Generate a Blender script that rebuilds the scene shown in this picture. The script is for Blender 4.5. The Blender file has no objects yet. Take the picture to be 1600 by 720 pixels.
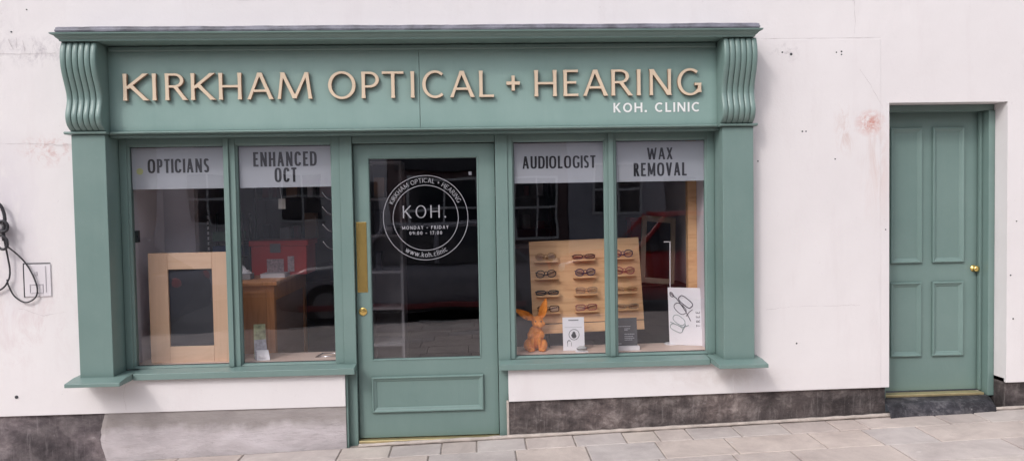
import bpy, bmesh, math, random
from mathutils import Vector, Matrix
random.seed(7)
scene = bpy.context.scene
COL = scene.collection
pi = math.pi

# ------------------------------------------------------------------ materials
def nodes(name):
    m = bpy.data.materials.new(name); m.use_nodes = True
    nt = m.node_tree; b = nt.nodes['Principled BSDF']
    return m, nt, b
def N(nt, t, **kw):
    n = nt.nodes.new(t)
    for k, v in kw.items():
        if k in n.inputs.keys(): n.inputs[k].default_value = v
        else: setattr(n, k, v)
    return n
def coords(nt, scale=(1, 1, 1)):
    tc = N(nt, 'ShaderNodeTexCoord'); mp = N(nt, 'ShaderNodeMapping')
    mp.inputs['Scale'].default_value = scale
    nt.links.new(tc.outputs['Object'], mp.inputs['Vector'])
    return mp.outputs['Vector']
def ramp(nt, fac, stops):
    r = N(nt, 'ShaderNodeValToRGB'); e = r.color_ramp.elements
    while len(e) < len(stops): e.new(0.5)
    for el, (p, c) in zip(e, stops):
        el.position = p; el.color = (*c, 1) if len(c) == 3 else c
    nt.links.new(fac, r.inputs['Fac']); return r.outputs['Color']
def noise(nt, vec, scale, detail=5, rough=.6, dist=0.):
    n = N(nt, 'ShaderNodeTexNoise', Scale=scale, Detail=detail, Roughness=rough, Distortion=dist)
    nt.links.new(vec, n.inputs['Vector']); return n.outputs['Fac']
def mix(nt, fac, a, b, mode='MIX'):
    m = N(nt, 'ShaderNodeMix', data_type='RGBA', blend_type=mode)
    for sock, v in ((m.inputs[0], fac), (m.inputs[6], a), (m.inputs[7], b)):
        if isinstance(v, bpy.types.NodeSocket): nt.links.new(v, sock)
        elif isinstance(v, (tuple, list)): sock.default_value = (*v, 1) if len(v) == 3 else v
        else: sock.default_value = v
    return m.outputs[2]
def bump(nt, b, h, strength=.2, dist=.01):
    bp = N(nt, 'ShaderNodeBump', Strength=strength, Distance=dist)
    nt.links.new(h, bp.inputs['Height']); nt.links.new(bp.outputs['Normal'], b.inputs['Normal'])
def sc(c, k): return tuple(min(1, x * k) for x in c)
def plain(name, c, rough=.5, var=.12, scale=6, metal=0., bmp=.0, spec=.5, stretch=(1, 1, 1)):
    m, nt, b = nodes(name)
    v = coords(nt, stretch)
    f = noise(nt, v, scale, 6)
    nt.links.new(ramp(nt, f, [(.3, sc(c, 1 - var)), (.7, sc(c, 1 + var))]), b.inputs['Base Color'])
    b.inputs['Roughness'].default_value = rough; b.inputs['Metallic'].default_value = metal
    b.inputs['Specular IOR Level'].default_value = spec
    if bmp: bump(nt, b, noise(nt, v, scale * 12, 4), bmp, .004)
    return m
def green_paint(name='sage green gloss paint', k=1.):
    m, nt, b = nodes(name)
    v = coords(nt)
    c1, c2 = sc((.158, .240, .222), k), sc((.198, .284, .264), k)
    base = ramp(nt, noise(nt, v, 1.3, 7, .65), [(.3, c1), (.72, c2)])
    dust = ramp(nt, noise(nt, v, 26, 6, .75), [(.60, (0, 0, 0)), (.8, (1, 1, 1))])
    base = mix(nt, mix(nt, .2, (0, 0, 0), dust), base, (.36, .41, .39))
    run = ramp(nt, noise(nt, coords(nt, (5, 5, .5)), 4, 7, .7), [(.5, (0, 0, 0)), (.78, (1, 1, 1))])
    base = mix(nt, mix(nt, .18, (0, 0, 0), run), base, sc((.13, .205, .19), k))
    chip = ramp(nt, noise(nt, v, 75, 3, .6), [(.765, (0, 0, 0)), (.775, (1, 1, 1))])
    base = mix(nt, mix(nt, .7, (0, 0, 0), chip), base, (.55, .56, .54))
    # shade painted into the colour in corners and under ledges
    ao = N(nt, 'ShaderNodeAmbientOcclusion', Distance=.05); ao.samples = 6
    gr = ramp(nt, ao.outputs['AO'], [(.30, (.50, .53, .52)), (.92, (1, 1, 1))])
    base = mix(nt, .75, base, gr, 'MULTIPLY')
    nt.links.new(base, b.inputs['Base Color'])
    rr = ramp(nt, noise(nt, v, 5, 5), [(.3, (.28,) * 3), (.7, (.46,) * 3)])
    nt.links.new(rr, b.inputs['Roughness'])
    bv = coords(nt, (3, 3, 1))
    bump(nt, b, noise(nt, bv, 34, 5), .16, .004)
    return m
def wall_render():
    m, nt, b = nodes('pinkish white painted render')
    v = coords(nt)
    base = ramp(nt, noise(nt, v, .9, 8, .62), [(.25, (.735, .695, .70)), (.75, (.80, .765, .768))])
    st = coords(nt, (2.2, 1, .35))
    streak = ramp(nt, noise(nt, st, 2.2, 8, .7), [(.54, (0, 0, 0)), (.80, (1, 1, 1))])
    base = mix(nt, mix(nt, .5, (0, 0, 0), streak), base, (.68, .62, .625))
    specks = ramp(nt, noise(nt, v, 46, 3, .6), [(.70, (0, 0, 0)), (.76, (1, 1, 1))])
    base = mix(nt, mix(nt, .22, (0, 0, 0), specks), base, (.45, .40, .41))
    # dirty scuffs high on the left and a rusty scrape beside the side door
    tc = N(nt, 'ShaderNodeTexCoord')
    def blot(px, pz, rx, rz, col, dens, sx, sz, thr, amt):
        nonlocal base
        mp = N(nt, 'ShaderNodeMapping')
        mp.inputs['Location'].default_value = (-px / rx, 0, -pz / rz)
        mp.inputs['Scale'].default_value = (1 / rx, 0, 1 / rz)
        nt.links.new(tc.outputs['Object'], mp.inputs['Vector'])
        ln = N(nt, 'ShaderNodeVectorMath', operation='LENGTH'); nt.links.new(mp.outputs['Vector'], ln.inputs[0])
        fall = ramp(nt, ln.outputs['Value'], [(.1, (1, 1, 1)), (1., (0, 0, 0))])
        nz = ramp(nt, noise(nt, coords(nt, (sx, 1, sz)), dens, 9, .75, .6), [(thr, (0, 0, 0)), (thr + .14, (1, 1, 1))])
        mk = mix(nt, 1, fall, nz, 'MULTIPLY')
        base = mix(nt, mix(nt, amt, (0, 0, 0), mk), base, col)
    blot(2.675, 2.10, .12, .10, (.55, .20, .15), 16, 1, 1, .42, .9)
    blot(2.50, 2.06, .10, .22, (.60, .44, .40), 10, 2, .6, .46, .6)
    blot(2.72, 1.85, .16, .5, (.62, .47, .43), 6, 2, .3, .44, .5)
    blot(-2.72, 1.99, .24, .12, (.58, .36, .34), 15, 1, 1, .48, .75)
    blot(-2.78, 2.62, .3, .12, (.44, .40, .43), 12, 1.6, 1, .47, .75)
    blot(-3.1, 2.7, .3, .3, (.50, .46, .49), 7, 1.6, 1, .47, .6)
    blot(-3.05, 1.5, .32, .7, (.60, .55, .62), 3, 1, .6, .38, .55)
    blot(2.1, 2.58, .16, .08, (.42, .38, .40), 16, 1, 1, .52, .6)
    blot(1.6, .40, .7, .09, (.60, .52, .50), 8, 1, 1, .45, .35)
    blot(-2.9, .9, .5, .5, (.66, .55, .56), 5, 1.5, .6, .47, .5)
    nt.links.new(base, b.inputs['Base Color'])
    b.inputs['Roughness'].default_value = .8
    a = N(nt, 'ShaderNodeMath', operation='ADD')
    nt.links.new(noise(nt, v, 3.5, 5, .5), a.inputs[0])
    k = N(nt, 'ShaderNodeMath', operation='MULTIPLY'); k.inputs[1].default_value = .16
    nt.links.new(noise(nt, v, 60, 6, .7), k.inputs[0]); nt.links.new(k.outputs[0], a.inputs[1])
    bump(nt, b, a.outputs[0], .45, .02)
    return m
def stone(name, dark, mid, light, s=4, thr=.5, cover=.5):
    m, nt, b = nodes(name)
    v = coords(nt, (1, 1, 1.3))
    base = ramp(nt, noise(nt, v, s, 10, .72, .3), [(.30, dark), (.5, mid), (.72, light)])
    vor = N(nt, 'ShaderNodeTexBrick', Scale=1.0, **{'Mortar Size': .0, 'Brick Width': .42, 'Row Height': .16})
    vor.inputs['Color1'].default_value = (0.25, .25, .25, 1); vor.inputs['Color2'].default_value = (1, 1, 1, 1)
    mp = N(nt, 'ShaderNodeMapping'); mp.inputs['Rotation'].default_value = (pi / 2, 0, 0); mp.inputs['Location'].default_value = (.13, 0, .03)
    tc = N(nt, 'ShaderNodeTexCoord'); nt.links.new(tc.outputs['Object'], mp.inputs['Vector'])
    nt.links.new(mp.outputs['Vector'], vor.inputs['Vector'])
    base = mix(nt, cover, base, mix(nt, 1, base, vor.outputs['Color'], 'MULTIPLY'))
    big = ramp(nt, noise(nt, v, 1.9, 4, .55), [(.36, (.42, .40, .41)), (.5, (.95, .92, .91)), (.66, (1.35, 1.28, 1.24))])
    base = mix(nt, 1, base, big, 'MULTIPLY')
    chips = ramp(nt, noise(nt, v, 24, 7, .8, .5), [(.62, (0, 0, 0)), (.70, (1, 1, 1))])
    base = mix(nt, mix(nt, thr, (0, 0, 0), chips), base, (.50, .47, .47))
    st = ramp(nt, noise(nt, coords(nt, (9, 9, 1)), 5, 6, .7), [(.55, (0, 0, 0)), (.7, (1, 1, 1))])
    base = mix(nt, mix(nt, .3, (0, 0, 0), st), base, light)
    nt.links.new(base, b.inputs['Base Color']); b.inputs['Roughness'].default_value = .85
    bump(nt, b, noise(nt, v, 16, 9, .75), .7, .02)
    return m
def cement():
    m, nt, b = nodes('grey cement render')
    v = coords(nt, (.7, 1, 1.6))
    base = ramp(nt, noise(nt, v, 2.6, 9, .6, .8), [(.3, (.34, .315, .315)), (.55, (.45, .42, .42)), (.75, (.54, .51, .515))])
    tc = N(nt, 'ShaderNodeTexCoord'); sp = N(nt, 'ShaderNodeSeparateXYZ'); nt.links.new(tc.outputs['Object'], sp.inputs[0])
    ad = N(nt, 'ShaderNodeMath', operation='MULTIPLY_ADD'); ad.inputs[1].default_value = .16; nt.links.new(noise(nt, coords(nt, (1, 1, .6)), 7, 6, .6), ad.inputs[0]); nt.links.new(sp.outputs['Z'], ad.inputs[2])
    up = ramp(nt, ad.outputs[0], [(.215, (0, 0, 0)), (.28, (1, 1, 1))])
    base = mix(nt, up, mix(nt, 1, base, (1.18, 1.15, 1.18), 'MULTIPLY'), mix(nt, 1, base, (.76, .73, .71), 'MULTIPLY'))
    cr = ramp(nt, noise(nt, coords(nt, (.3, 1, 2.4)), 6, 8, .6, 1.2), [(.485, (0, 0, 0)), (.5, (1, 1, 1)), (.515, (0, 0, 0))])
    base = mix(nt, mix(nt, .35, (0, 0, 0), cr), base, (.25, .23, .23))
    nt.links.new(base, b.inputs['Base Color']); b.inputs['Roughness'].default_value = .9
    bump(nt, b, noise(nt, v, 9, 9, .65), .5, .02)
    return m
def slab_mat():
    m, nt, b = nodes('worn sandstone paving')
    v = coords(nt)
    g = N(nt, 'ShaderNodeNewGeometry')
    per = ramp(nt, g.outputs['Random Per Island'], [(0, (.53, .46, .43)), (.35, (.65, .555, .50)), (.65, (.57, .515, .495)), (1, (.68, .59, .515))])
    n1 = ramp(nt, noise(nt, v, 3.2, 10, .7, .4), [(.28, (.62, .60, .61)), (.72, (1.0, 1.0, 1.0))])
    base = mix(nt, 1, per, n1, 'MULTIPLY')
    sp = ramp(nt, noise(nt, v, 34, 4, .7), [(.68, (0, 0, 0)), (.73, (1, 1, 1))])
    base = mix(nt, mix(nt, .4, (0, 0, 0), sp), base, (.24, .21, .20))
    wh = ramp(nt, noise(nt, v, 11, 3, .5), [(.72, (0, 0, 0)), (.75, (1, 1, 1))])
    base = mix(nt, mix(nt, .5, (0, 0, 0), wh), base, (.66, .62, .60))
    nt.links.new(base, b.inputs['Base Color']); b.inputs['Roughness'].default_value = .82
    bump(nt, b, noise(nt, v, 22, 8, .7), .4, .01)
    return m
def timber(name, c1, c2, axis='z', rough=.5, s=1.):
    m, nt, b = nodes(name)
    st = {'z': (7 * s, 7 * s, .6 * s), 'x': (.6 * s, 7 * s, 7 * s), 'y': (7 * s, .6 * s, 7 * s)}[axis]
    v = coords(nt, st)
    base = ramp(nt, noise(nt, v, 2.3, 8, .62, 1.4), [(.28, c1), (.5, sc(c2, .93)), (.72, c2)])
    nt.links.new(base, b.inputs['Base Color']); b.inputs['Roughness'].default_value = rough
    return m
def glass_mat(name='window glass', tint=(.90, .90, .92), gain=2.8):
    m = bpy.data.materials.new(name); m.use_nodes = True; nt = m.node_tree; nt.nodes.clear()
    out = N(nt, 'ShaderNodeOutputMaterial'); mx = N(nt, 'ShaderNodeMixShader')
    tr = N(nt, 'ShaderNodeBsdfTransparent'); tr.inputs[0].default_value = (*tint, 1)
    gl = N(nt, 'ShaderNodeBsdfAnisotropic'); gl.inputs['Roughness'].default_value = .0
    gl.inputs['Color'].default_value = (.95, .95, 1, 1)
    # Schlick reflectance, the same from both sides of the pane
    lw = N(nt, 'ShaderNodeLayerWeight', Blend=.5)
    pw = N(nt, 'ShaderNodeMath', operation='POWER'); pw.inputs[1].default_value = 5
    ma = N(nt, 'ShaderNodeMath', operation='MULTIPLY_ADD', use_clamp=True); ma.inputs[1].default_value = 1 - .04 * gain; ma.inputs[2].default_value = .04 * gain
    nt.links.new(lw.outputs['Facing'], pw.inputs[0]); nt.links.new(pw.outputs[0], ma.inputs[0]); nt.links.new(ma.outputs[0], mx.inputs[0])
    nt.links.new(tr.outputs[0], mx.inputs[1]); nt.links.new(gl.outputs[0], mx.inputs[2])
    # old float glass is never quite flat
    tc = N(nt, 'ShaderNodeTexCoord'); nz = N(nt, 'ShaderNodeTexNoise', Scale=2.2, Detail=1.)
    nt.links.new(tc.outputs['Object'], nz.inputs['Vector'])
    bp = N(nt, 'ShaderNodeBump', Strength=.06, Distance=.02); nt.links.new(nz.outputs['Fac'], bp.inputs['Height'])
    nt.links.new(bp.outputs['Normal'], gl.inputs['Normal'])
    nt.links.new(mx.outputs[0], out.inputs[0]); return m

GREEN = green_paint(); GREENLIT = green_paint('sage green lightened for sky light', 1.42); WALL = wall_render()  # fascia uses the same green, lightened to paint in extra sky light
DARKSTONE = stone('black weathered stone', (.06, .048, .056), (.17, .145, .155), (.36, .32, .325), 6, .45, .3)
MIDSTONE = stone('dark mottled stone', (.040, .032, .034), (.125, .104, .102), (.33, .295, .285), 9, .6, .3)
CEMENT = cement(); SLAB = slab_mat()
MORTAR = plain('pale mortar', (.46, .40, .36), .9, .2, 14, bmp=.3)
JOINT = plain('dirty joint sand', (.29, .25, .225), .95, .3, 20, bmp=.2)
ASPHALT = plain('asphalt', (.055, .055, .058), .9, .3, 30, bmp=.4)
KERB = plain('granite kerb', (.30, .29, .28), .8, .2, 12, bmp=.3)
LEAD = plain('grey lead flashing', (.17, .17, .205), .5, .5, 9, bmp=.5)
LETTER = plain('cream sign lettering', (.72, .575, .43), .35, .05, 3)
LETTERSIDE = plain('brown lettering edge', (.40, .25, .17), .5, .1, 8)
WHITE = plain('white vinyl', (.82, .83, .82), .4, .04, 4)
VINYL = plain('frosted grey vinyl', (.41, .43, .46), .55, .07, 1.6)
DARKTXT = plain('charcoal vinyl', (.014, .014, .018), .5, .1, 5)
SILVERTXT = plain('silver grey vinyl', (.33, .33, .36), .45, .08, 5)
BRASS = plain('polished brass', (.85, .60, .20), .2, .18, 8, metal=.85, bmp=.1)
BRASSDULL = plain('worn brass strip', (.66, .54, .30), .38, .15, 10, metal=.7)
PINE = timber('pine', (.68, .42, .26), (.80, .53, .35), 'z')
PINEX = timber('pine rail', (.70, .45, .29), (.82, .56, .38), 'x')
ORANGEPINE = timber('orange pine', (.48, .18, .06), (.66, .29, .11), 'z')
BEECH = timber('beech veneer', (.56, .29, .125), (.82, .50, .26), 'x', s=1.3)
BEDWOOD = timber('pale window bed', (.66, .48, .39), (.80, .62, .52), 'x')
PALEWOOD = timber('pale ash', (.48, .38, .27), (.58, .47, .34), 'z')
ICON = plain('pale grey icons', (.42, .42, .47), .5)
GLASS = glass_mat(); DOORGLASS = glass_mat('door glass', (.62, .62, .66), 3.6)
BLACK = plain('black plastic', (.012, .012, .014), .45, .1, 8)
CHARCOAL = plain('charcoal board', (.035, .037, .045), .55, .15, 2)
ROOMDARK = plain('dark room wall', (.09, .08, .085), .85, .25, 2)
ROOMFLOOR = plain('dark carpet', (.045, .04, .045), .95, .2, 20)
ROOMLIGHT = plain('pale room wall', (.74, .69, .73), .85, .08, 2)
CHROME = plain('chrome', (.75, .75, .77), .15, .04, 5, metal=1.)
RED = plain('red lacquer', (.62, .045, .04), .4, .12, 5)
ORANGE = plain('orange flocked resin', (.86, .28, .04), .75, .22, 30, bmp=.5)
PAPER = plain('white card', (.88, .86, .88), .6, .04, 4)
DARKCARD = plain('dark grey card', (.085, .09, .10), .5, .08, 4)
GREYMAT = plain('grey laminate', (.20, .195, .205), .6, .1, 3)
CABLE = plain('black cable', (.03, .028, .035), .5, .15, 9)

# ------------------------------------------------------------------ builders
class MB:
    def __init__(s): s.v = []; s.f = []; s.m = []
    def add(s, vs, fs, mi=0):
        o = len(s.v); s.v += [tuple(p) for p in vs]
        for f in fs: s.f.append([i + o for i in f]); s.m.append(mi)
    def box(s, x0, x1, y0, y1, z0, z1, mi=0):
        s.add([(x, y, z) for x in (x0, x1) for y in (y0, y1) for z in (z0, z1)],
              [(0, 1, 3, 2), (4, 6, 7, 5), (0, 4, 5, 1), (2, 3, 7, 6), (0, 2, 6, 4), (1, 5, 7, 3)], mi)
    def rings(s, x0, x1, z0, z1, prof, mi=0, cap=False):
        """mitred rectangular moulding: prof = [(inset, y), ...] from outside to inside"""
        vs = []
        for d, y in prof: vs += [(x0 + d, y, z0 + d), (x1 - d, y, z0 + d), (x1 - d, y, z1 - d), (x0 + d, y, z1 - d)]
        fs = []
        for k in range(len(prof) - 1):
            for i in range(4):
                j = (i + 1) % 4; fs.append((4 * k + i, 4 * k + j, 4 * k + 4 + j, 4 * k + 4 + i))
        if cap: k = 4 * (len(prof) - 1); fs.append((k, k + 1, k + 2, k + 3))
        s.add(vs, fs, mi)
    def extrude_x(s, prof, x0, x1, mi=0):
        n = len(prof); vs = [(x0, y, z) for y, z in prof] + [(x1, y, z) for y, z in prof]
        fs = [(i, (i + 1) % n, n + (i + 1) % n, n + i) for i in range(n)] + [tuple(range(n)), tuple(range(2 * n - 1, n - 1, -1))]
        s.add(vs, fs, mi)
    def tube(s, pts, r, n=8, mi=0, closed=False, cap=True):
        pts = [Vector(p) for p in pts]; m = len(pts); vs = []
        up = Vector((0, 0, 1))
        for i, p in enumerate(pts):
            a = pts[(i - 1) % m] if (closed or i > 0) else p
            c = pts[(i + 1) % m] if (closed or i < m - 1) else p
            t = (c - a).normalized()
            u = t.cross(up)
            if u.length < .05: u = t.cross(Vector((0, 1, 0)))
            u.normalize(); w = u.cross(t)
            rr = r[i] if isinstance(r, (list, tuple)) else r
            for k in range(n):
                q = 2 * pi * k / n; vs.append(p + u * rr * math.cos(q) + w * rr * math.sin(q))
        fs = []
        for i in range(m if closed else m - 1):
            j = (i + 1) % m
            for k in range(n):
                l = (k + 1) % n; fs.append((i * n + k, i * n + l, j * n + l, j * n + k))
        if cap and not closed: fs += [tuple(range(n - 1, -1, -1)), tuple((m - 1) * n + k for k in range(n))]
        s.add(vs, fs, mi)
    def lathe(s, prof, c, axis='y', n=24, mi=0):
        """prof = [(radius, distance along axis)]"""
        vs = []
        for r, h in prof:
            for k in range(n):
                q = 2 * pi * k / n; a, b_ = r * math.cos(q), r * math.sin(q)
                vs.append((c[0] + a, c[1] + h, c[2] + b_) if axis == 'y' else (c[0] + a, c[1] + b_, c[2] + h))
        fs = [(i * n + k, i * n + (k + 1) % n, (i + 1) * n + (k + 1) % n, (i + 1) * n + k) for i in range(len(prof) - 1) for k in range(n)]
        fs += [tuple(range(n)), tuple((len(prof) - 1) * n + k for k in range(n))]
        s.add(vs, fs, mi)
    def ball(s, c, r, rot=None, n=14, mi=0):
        vs = []; fs = []; R = rot or Matrix.Identity(3)
        for i in range(n + 1):
            th = pi * i / n
            for k in range(n):
                ph = 2 * pi * k / n
                p = R @ Vector((r[0] * math.sin(th) * math.cos(ph), r[1] * math.sin(th) * math.sin(ph), r[2] * math.cos(th)))
                vs.append((c[0] + p.x, c[1] + p.y, c[2] + p.z))
        for i in range(n):
            for k in range(n): fs.append((i * n + k, (i + 1) * n + k, (i + 1) * n + (k + 1) % n, i * n + (k + 1) % n))
        s.add(vs, fs, mi)
    def obj(s, name, mats, parent=None, bevel=0., smooth=False, recalc=True, loc=None, seg=2):
        me = bpy.data.meshes.new(name); me.from_pydata(s.v, [], s.f)
        mats = mats if isinstance(mats, (list, tuple)) else [mats]
        for m in mats: me.materials.append(m)
        for p, mi in zip(me.polygons, s.m): p.material_index = mi; p.use_smooth = smooth
        if recalc:
            b = bmesh.new(); b.from_mesh(me)
            bmesh.ops.remove_doubles(b, verts=b.verts, dist=1e-6)
            bmesh.ops.recalc_face_normals(b, faces=b.faces); b.to_mesh(me); b.free()
        me.update()
        o = bpy.data.objects.new(name, me); COL.objects.link(o)
        if parent:
            o.parent = parent; o.location = -Vector(parent_world(parent))
        if loc: o.location = loc
        if bevel:
            md = o.modifiers.new('bevel', 'BEVEL'); md.width = bevel; md.segments = seg; md.limit_method = 'ANGLE'; md.angle_limit = math.radians(40)
        return o
WORLD = {}
def parent_world(p):
    return WORLD.get(p.name, (0, 0, 0))
def tag(o, label=None, cat=None, group=None, kind=None):
    for k, v in (('label', label), ('category', cat), ('group', group), ('kind', kind)):
        if v: o[k] = v
    return o
def thing(name, label, cat, loc=(0, 0, 0), group=None):
    o = bpy.data.objects.new(name, None); COL.objects.link(o); o.location = loc; o.empty_display_size = .1
    WORLD[o.name] = loc
    return tag(o, label, cat, group)
def ground_z(x, y): return .028 + .0262 * x + .012 * (y + .1) * (1 if y < 0 else 0)

# ------------------------------------------------------------------ lettering
class Pen:
    def __init__(s, V, H, flare=0., n=2.0, lw=1.): s.V = V; s.H = H; s.fl = flare; s.n = n; s.out = []
    def ln(s, x0, y0, x1, y1, t=None):
        t = s.V if t is None else t
        dx, dy = x1 - x0, y1 - y0; L = math.hypot(dx, dy); st = abs(dy) > abs(dx) * .35
        K = 8 if s.fl else 1; A = []; B = []
        for i in range(K + 1):
            u = i / K; w = t * (1 + s.fl * abs(2 * u - 1) ** 5) / 2
            x, y = x0 + dx * u, y0 + dy * u
            if st: q = w / (abs(dy) / L); A.append((x - q, y)); B.append((x + q, y))
            else: q = w / (abs(dx) / L); A.append((x, y - q)); B.append((x, y + q))
        s.out.append((A, B))
    def path(s, pts, k=1.):
        A = []; B = []; m = len(pts)
        for i, (x, y) in enumerate(pts):
            a = pts[max(0, i - 1)]; c = pts[min(m - 1, i + 1)]
            if pts[0] == pts[-1]:
                if i == 0: a = pts[-2]
                if i == m - 1: c = pts[1]
            dx, dy = c[0] - a[0], c[1] - a[1]; L = math.hypot(dx, dy) or 1
            nx, ny = -dy / L, dx / L; w = k * math.hypot(s.V * nx, s.H * ny) / 2
            A.append((x + nx * w, y + ny * w)); B.append((x - nx * w, y - ny * w))
        s.out.append((A, B))
    def arc(s, cx, cy, rx, ry, a0, a1, n=22):
        e = 2 / s.n; P = []
        for i in range(n + 1):
            a = math.radians(a0 + (a1 - a0) * i / n); c, d = math.cos(a), math.sin(a)
            P.append((cx + rx * math.copysign(abs(c) ** e, c), cy + ry * math.copysign(abs(d) ** e, d)))
        return P
def glyph(ch, w, V, H, flare=0., n=2.):
    P = Pen(V, H, flare, n); a, b = V / 2, H / 2; l, r = a, w - a; L = P.ln; arc = P.arc
    stem = lambda x, t=None: L(x, 0, x, 1, t)
    if ch == 'I': stem(w / 2)
    elif ch == 'K':
        stem(l); L(l + a * .6, .44, r - a * .2, 1, V * .82); L(l + (r - l) * .22 + a * .5, .56, r + a * .05, 0, V * 1.02)
    elif ch == 'H': stem(l); stem(r); L(l, .5, r, .5, H)
    elif ch == 'A':
        L(a * 1.0, 0, w / 2 - a * .35, 1, V * .82); L(w - a * 1.05, 0, w / 2 - a * .1, 1, V); L(w * .26, .32, w * .74, .32, H)
    elif ch == 'R':
        m = .47; cx = w * .42; rx = w * .86 - a - cx
        P.path([(l, 1 - b), (cx, 1 - b)] + arc(cx, (1 - b + m + b) / 2, rx, (1 - m) / 2 - b, 90, -90) + [(l, m + b)]); stem(l)
        L(w * .45, m + b, r + a * .1, 0)
    elif ch == 'P':
        m = .40; cx = w * .45; rx = w - a - cx
        P.path([(l, 1 - b), (cx, 1 - b)] + arc(cx, (1 + m) / 2, rx, (1 - m) / 2 - b, 90, -90) + [(l, m + b)]); stem(l)
    elif ch == 'B':
        for m0, m1, e in ((.48, 1, .9), (0, .48 + H, 1)):
            cx = w * .42; rx = w * e - a - cx
            P.path([(l, m1 - b), (cx, m1 - b)] + arc(cx, (m0 + m1) / 2, rx, (m1 - m0) / 2 - b, 90, -90) + [(l, m0 + b)])
        stem(l)
    elif ch == 'D':
        cx = w * .4; P.path([(l, 1 - b), (cx, 1 - b)] + arc(cx, .5, w - a - cx, .5 - b, 90, -90) + [(l, b)]); stem(l)
    elif ch in 'O0Q': P.path(arc(w / 2, .5, w / 2 - a, .5 - b, 0, 360, 40))
    elif ch == 'C': P.path(arc(w * .57, .5, w * .57 - a, .5 - b, 50, 310, 32) if n < 2.5 else arc(w * .5, .5, w * .5 - a, .5 - b, 25, 335, 32))
    elif ch == 'G':
        P.path(arc(w * .53, .5, w * .53 - a, .5 - b, 50 if n < 2.5 else 25, 322, 32)); L(r, .12, r, .46); L(r - w * .2, .46 - b, r + a, .46 - b, H)
    elif ch == 'U': P.path([(l, 1), (l, .35)] + arc(w / 2, .35, w / 2 - a, .35 - b, 180, 360)[1:-1] + [(r, .35), (r, 1)])
    elif ch == 'S':
        top = arc(w / 2, .74, w / 2 - a, .26 - b, 20, 215, 16); bot = arc(w / 2, .26, w / 2 - a, .26 - b, 40, -160, 16)
        P.path(top + bot)
    elif ch == 'T': stem(w / 2); L(0, 1 - b, w, 1 - b, H)
    elif ch == 'L': stem(l); L(l, b, w, b, H)
    elif ch == 'E':
        stem(l); L(l, b, w, b, H); L(l, 1 - b, w * .98, 1 - b, H); L(l, .52, w * .86, .52, H)
    elif ch == 'F': stem(l); L(l, 1 - b, w, 1 - b, H); L(l, .52, w * .88, .52, H)
    elif ch == 'N': stem(l, V * .85); stem(r, V * .85); L(l, 1, r, 0, V)
    elif ch == 'M':
        s_ = .10 * w if n < 2.5 and flare else 0
        L(l, 0, l + s_, 1, V * .8); L(r, 0, r - s_, 1, V * .95); L(l + s_, 1, w / 2, .02 if flare else .12, V); L(r - s_, 1, w / 2, .02 if flare else .12, V * .8)
    elif ch == 'W':
        L(l, 1, w * .29, 0, V); L(w / 2, .92, w * .29, 0, V * .85); L(w / 2, .92, w * .71, 0, V); L(r, 1, w * .71, 0, V * .85)
    elif ch == 'V': L(l, 1, w / 2, 0, V); L(r, 1, w / 2, 0, V * .85)
    elif ch == 'X': L(l, 1, r, 0, V); L(r, 1, l, 0, V * .85)
    elif ch == 'Y': L(l, 1, w / 2, .42, V); L(r, 1, w / 2, .42, V * .9); L(w / 2, 0, w / 2, .48, V)
    elif ch == '+': L(w / 2, .23, w / 2, .80, V * .8); L(0, .515, w, .515, V * .8)
    elif ch in '-': L(0, .42, w, .42, H)
    elif ch == '.': L(w / 2, 0, w / 2, V * 1.15, V * 1.15)
    elif ch == ':': L(w / 2, 0, w / 2, V, V); L(w / 2, .5, w / 2, .5 + V, V)
    elif ch == '1': stem(w * .62); L(w * .15, .78, w * .62, .97, H)
    elif ch == '7': L(0, 1 - b, w, 1 - b, H); L(w * .3, 0, r, 1 - b, V)
    elif ch == '9': P.path(arc(w / 2, .68, w / 2 - a, .32 - b, 0, 360, 28)); P.path([(r, .68)] + arc(w * .35, .6, r - w * .35, .6 - b, 0, -75, 12))
    elif ch == 'w':
        x = .72; L(l, x, w * .29, 0, V); L(w / 2, x, w * .29, 0, V); L(w / 2, x, w * .71, 0, V); L(r, x, w * .71, 0, V)
    elif ch == 'k': stem(l); L(l + a, .3, r, .72, V * .9); L(l + a * 2.4, .42, r, 0, V)
    elif ch == 'o': P.path(arc(w / 2, .36, w / 2 - a, .36 - b, 0, 360, 28))
    elif ch == 'c': P.path(arc(w * .53, .36, w * .53 - a, .36 - b, 50, 310, 22))
    elif ch == 'h': stem(l); P.path([(l, .4)] + arc(w / 2, .4, w / 2 - a, .32 - b, 180, 0, 14) + [(r, 0)])
    elif ch == 'n': L(l, 0, l, .72); P.path([(l, .4)] + arc(w / 2, .4, w / 2 - a, .32 - b, 180, 0, 14) + [(r, 0)])
    elif ch == 'l': stem(w / 2)
    elif ch == 'i': L(w / 2, 0, w / 2, .72); L(w / 2, .86, w / 2, .86 + V, V)
    return P.out
WIDE = dict(I=.16, K=.68, H=.74, A=.78, R=.66, P=.62, B=.64, D=.76, O=.84, C=.76, G=.80, U=.72, S=.58, T=.62, L=.54, E=.58, F=.56, N=.76, M=.92, W=1.1, V=.74, X=.68, Y=.66,
            w=.86, k=.5, o=.6, c=.52, h=.52, n=.52, l=.16, i=.16)
WIDE.update({'+': .46, '-': .42, '.': .2, ':': .2, '0': .62, '1': .36, '7': .54, '9': .58, ' ': .34})
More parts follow.
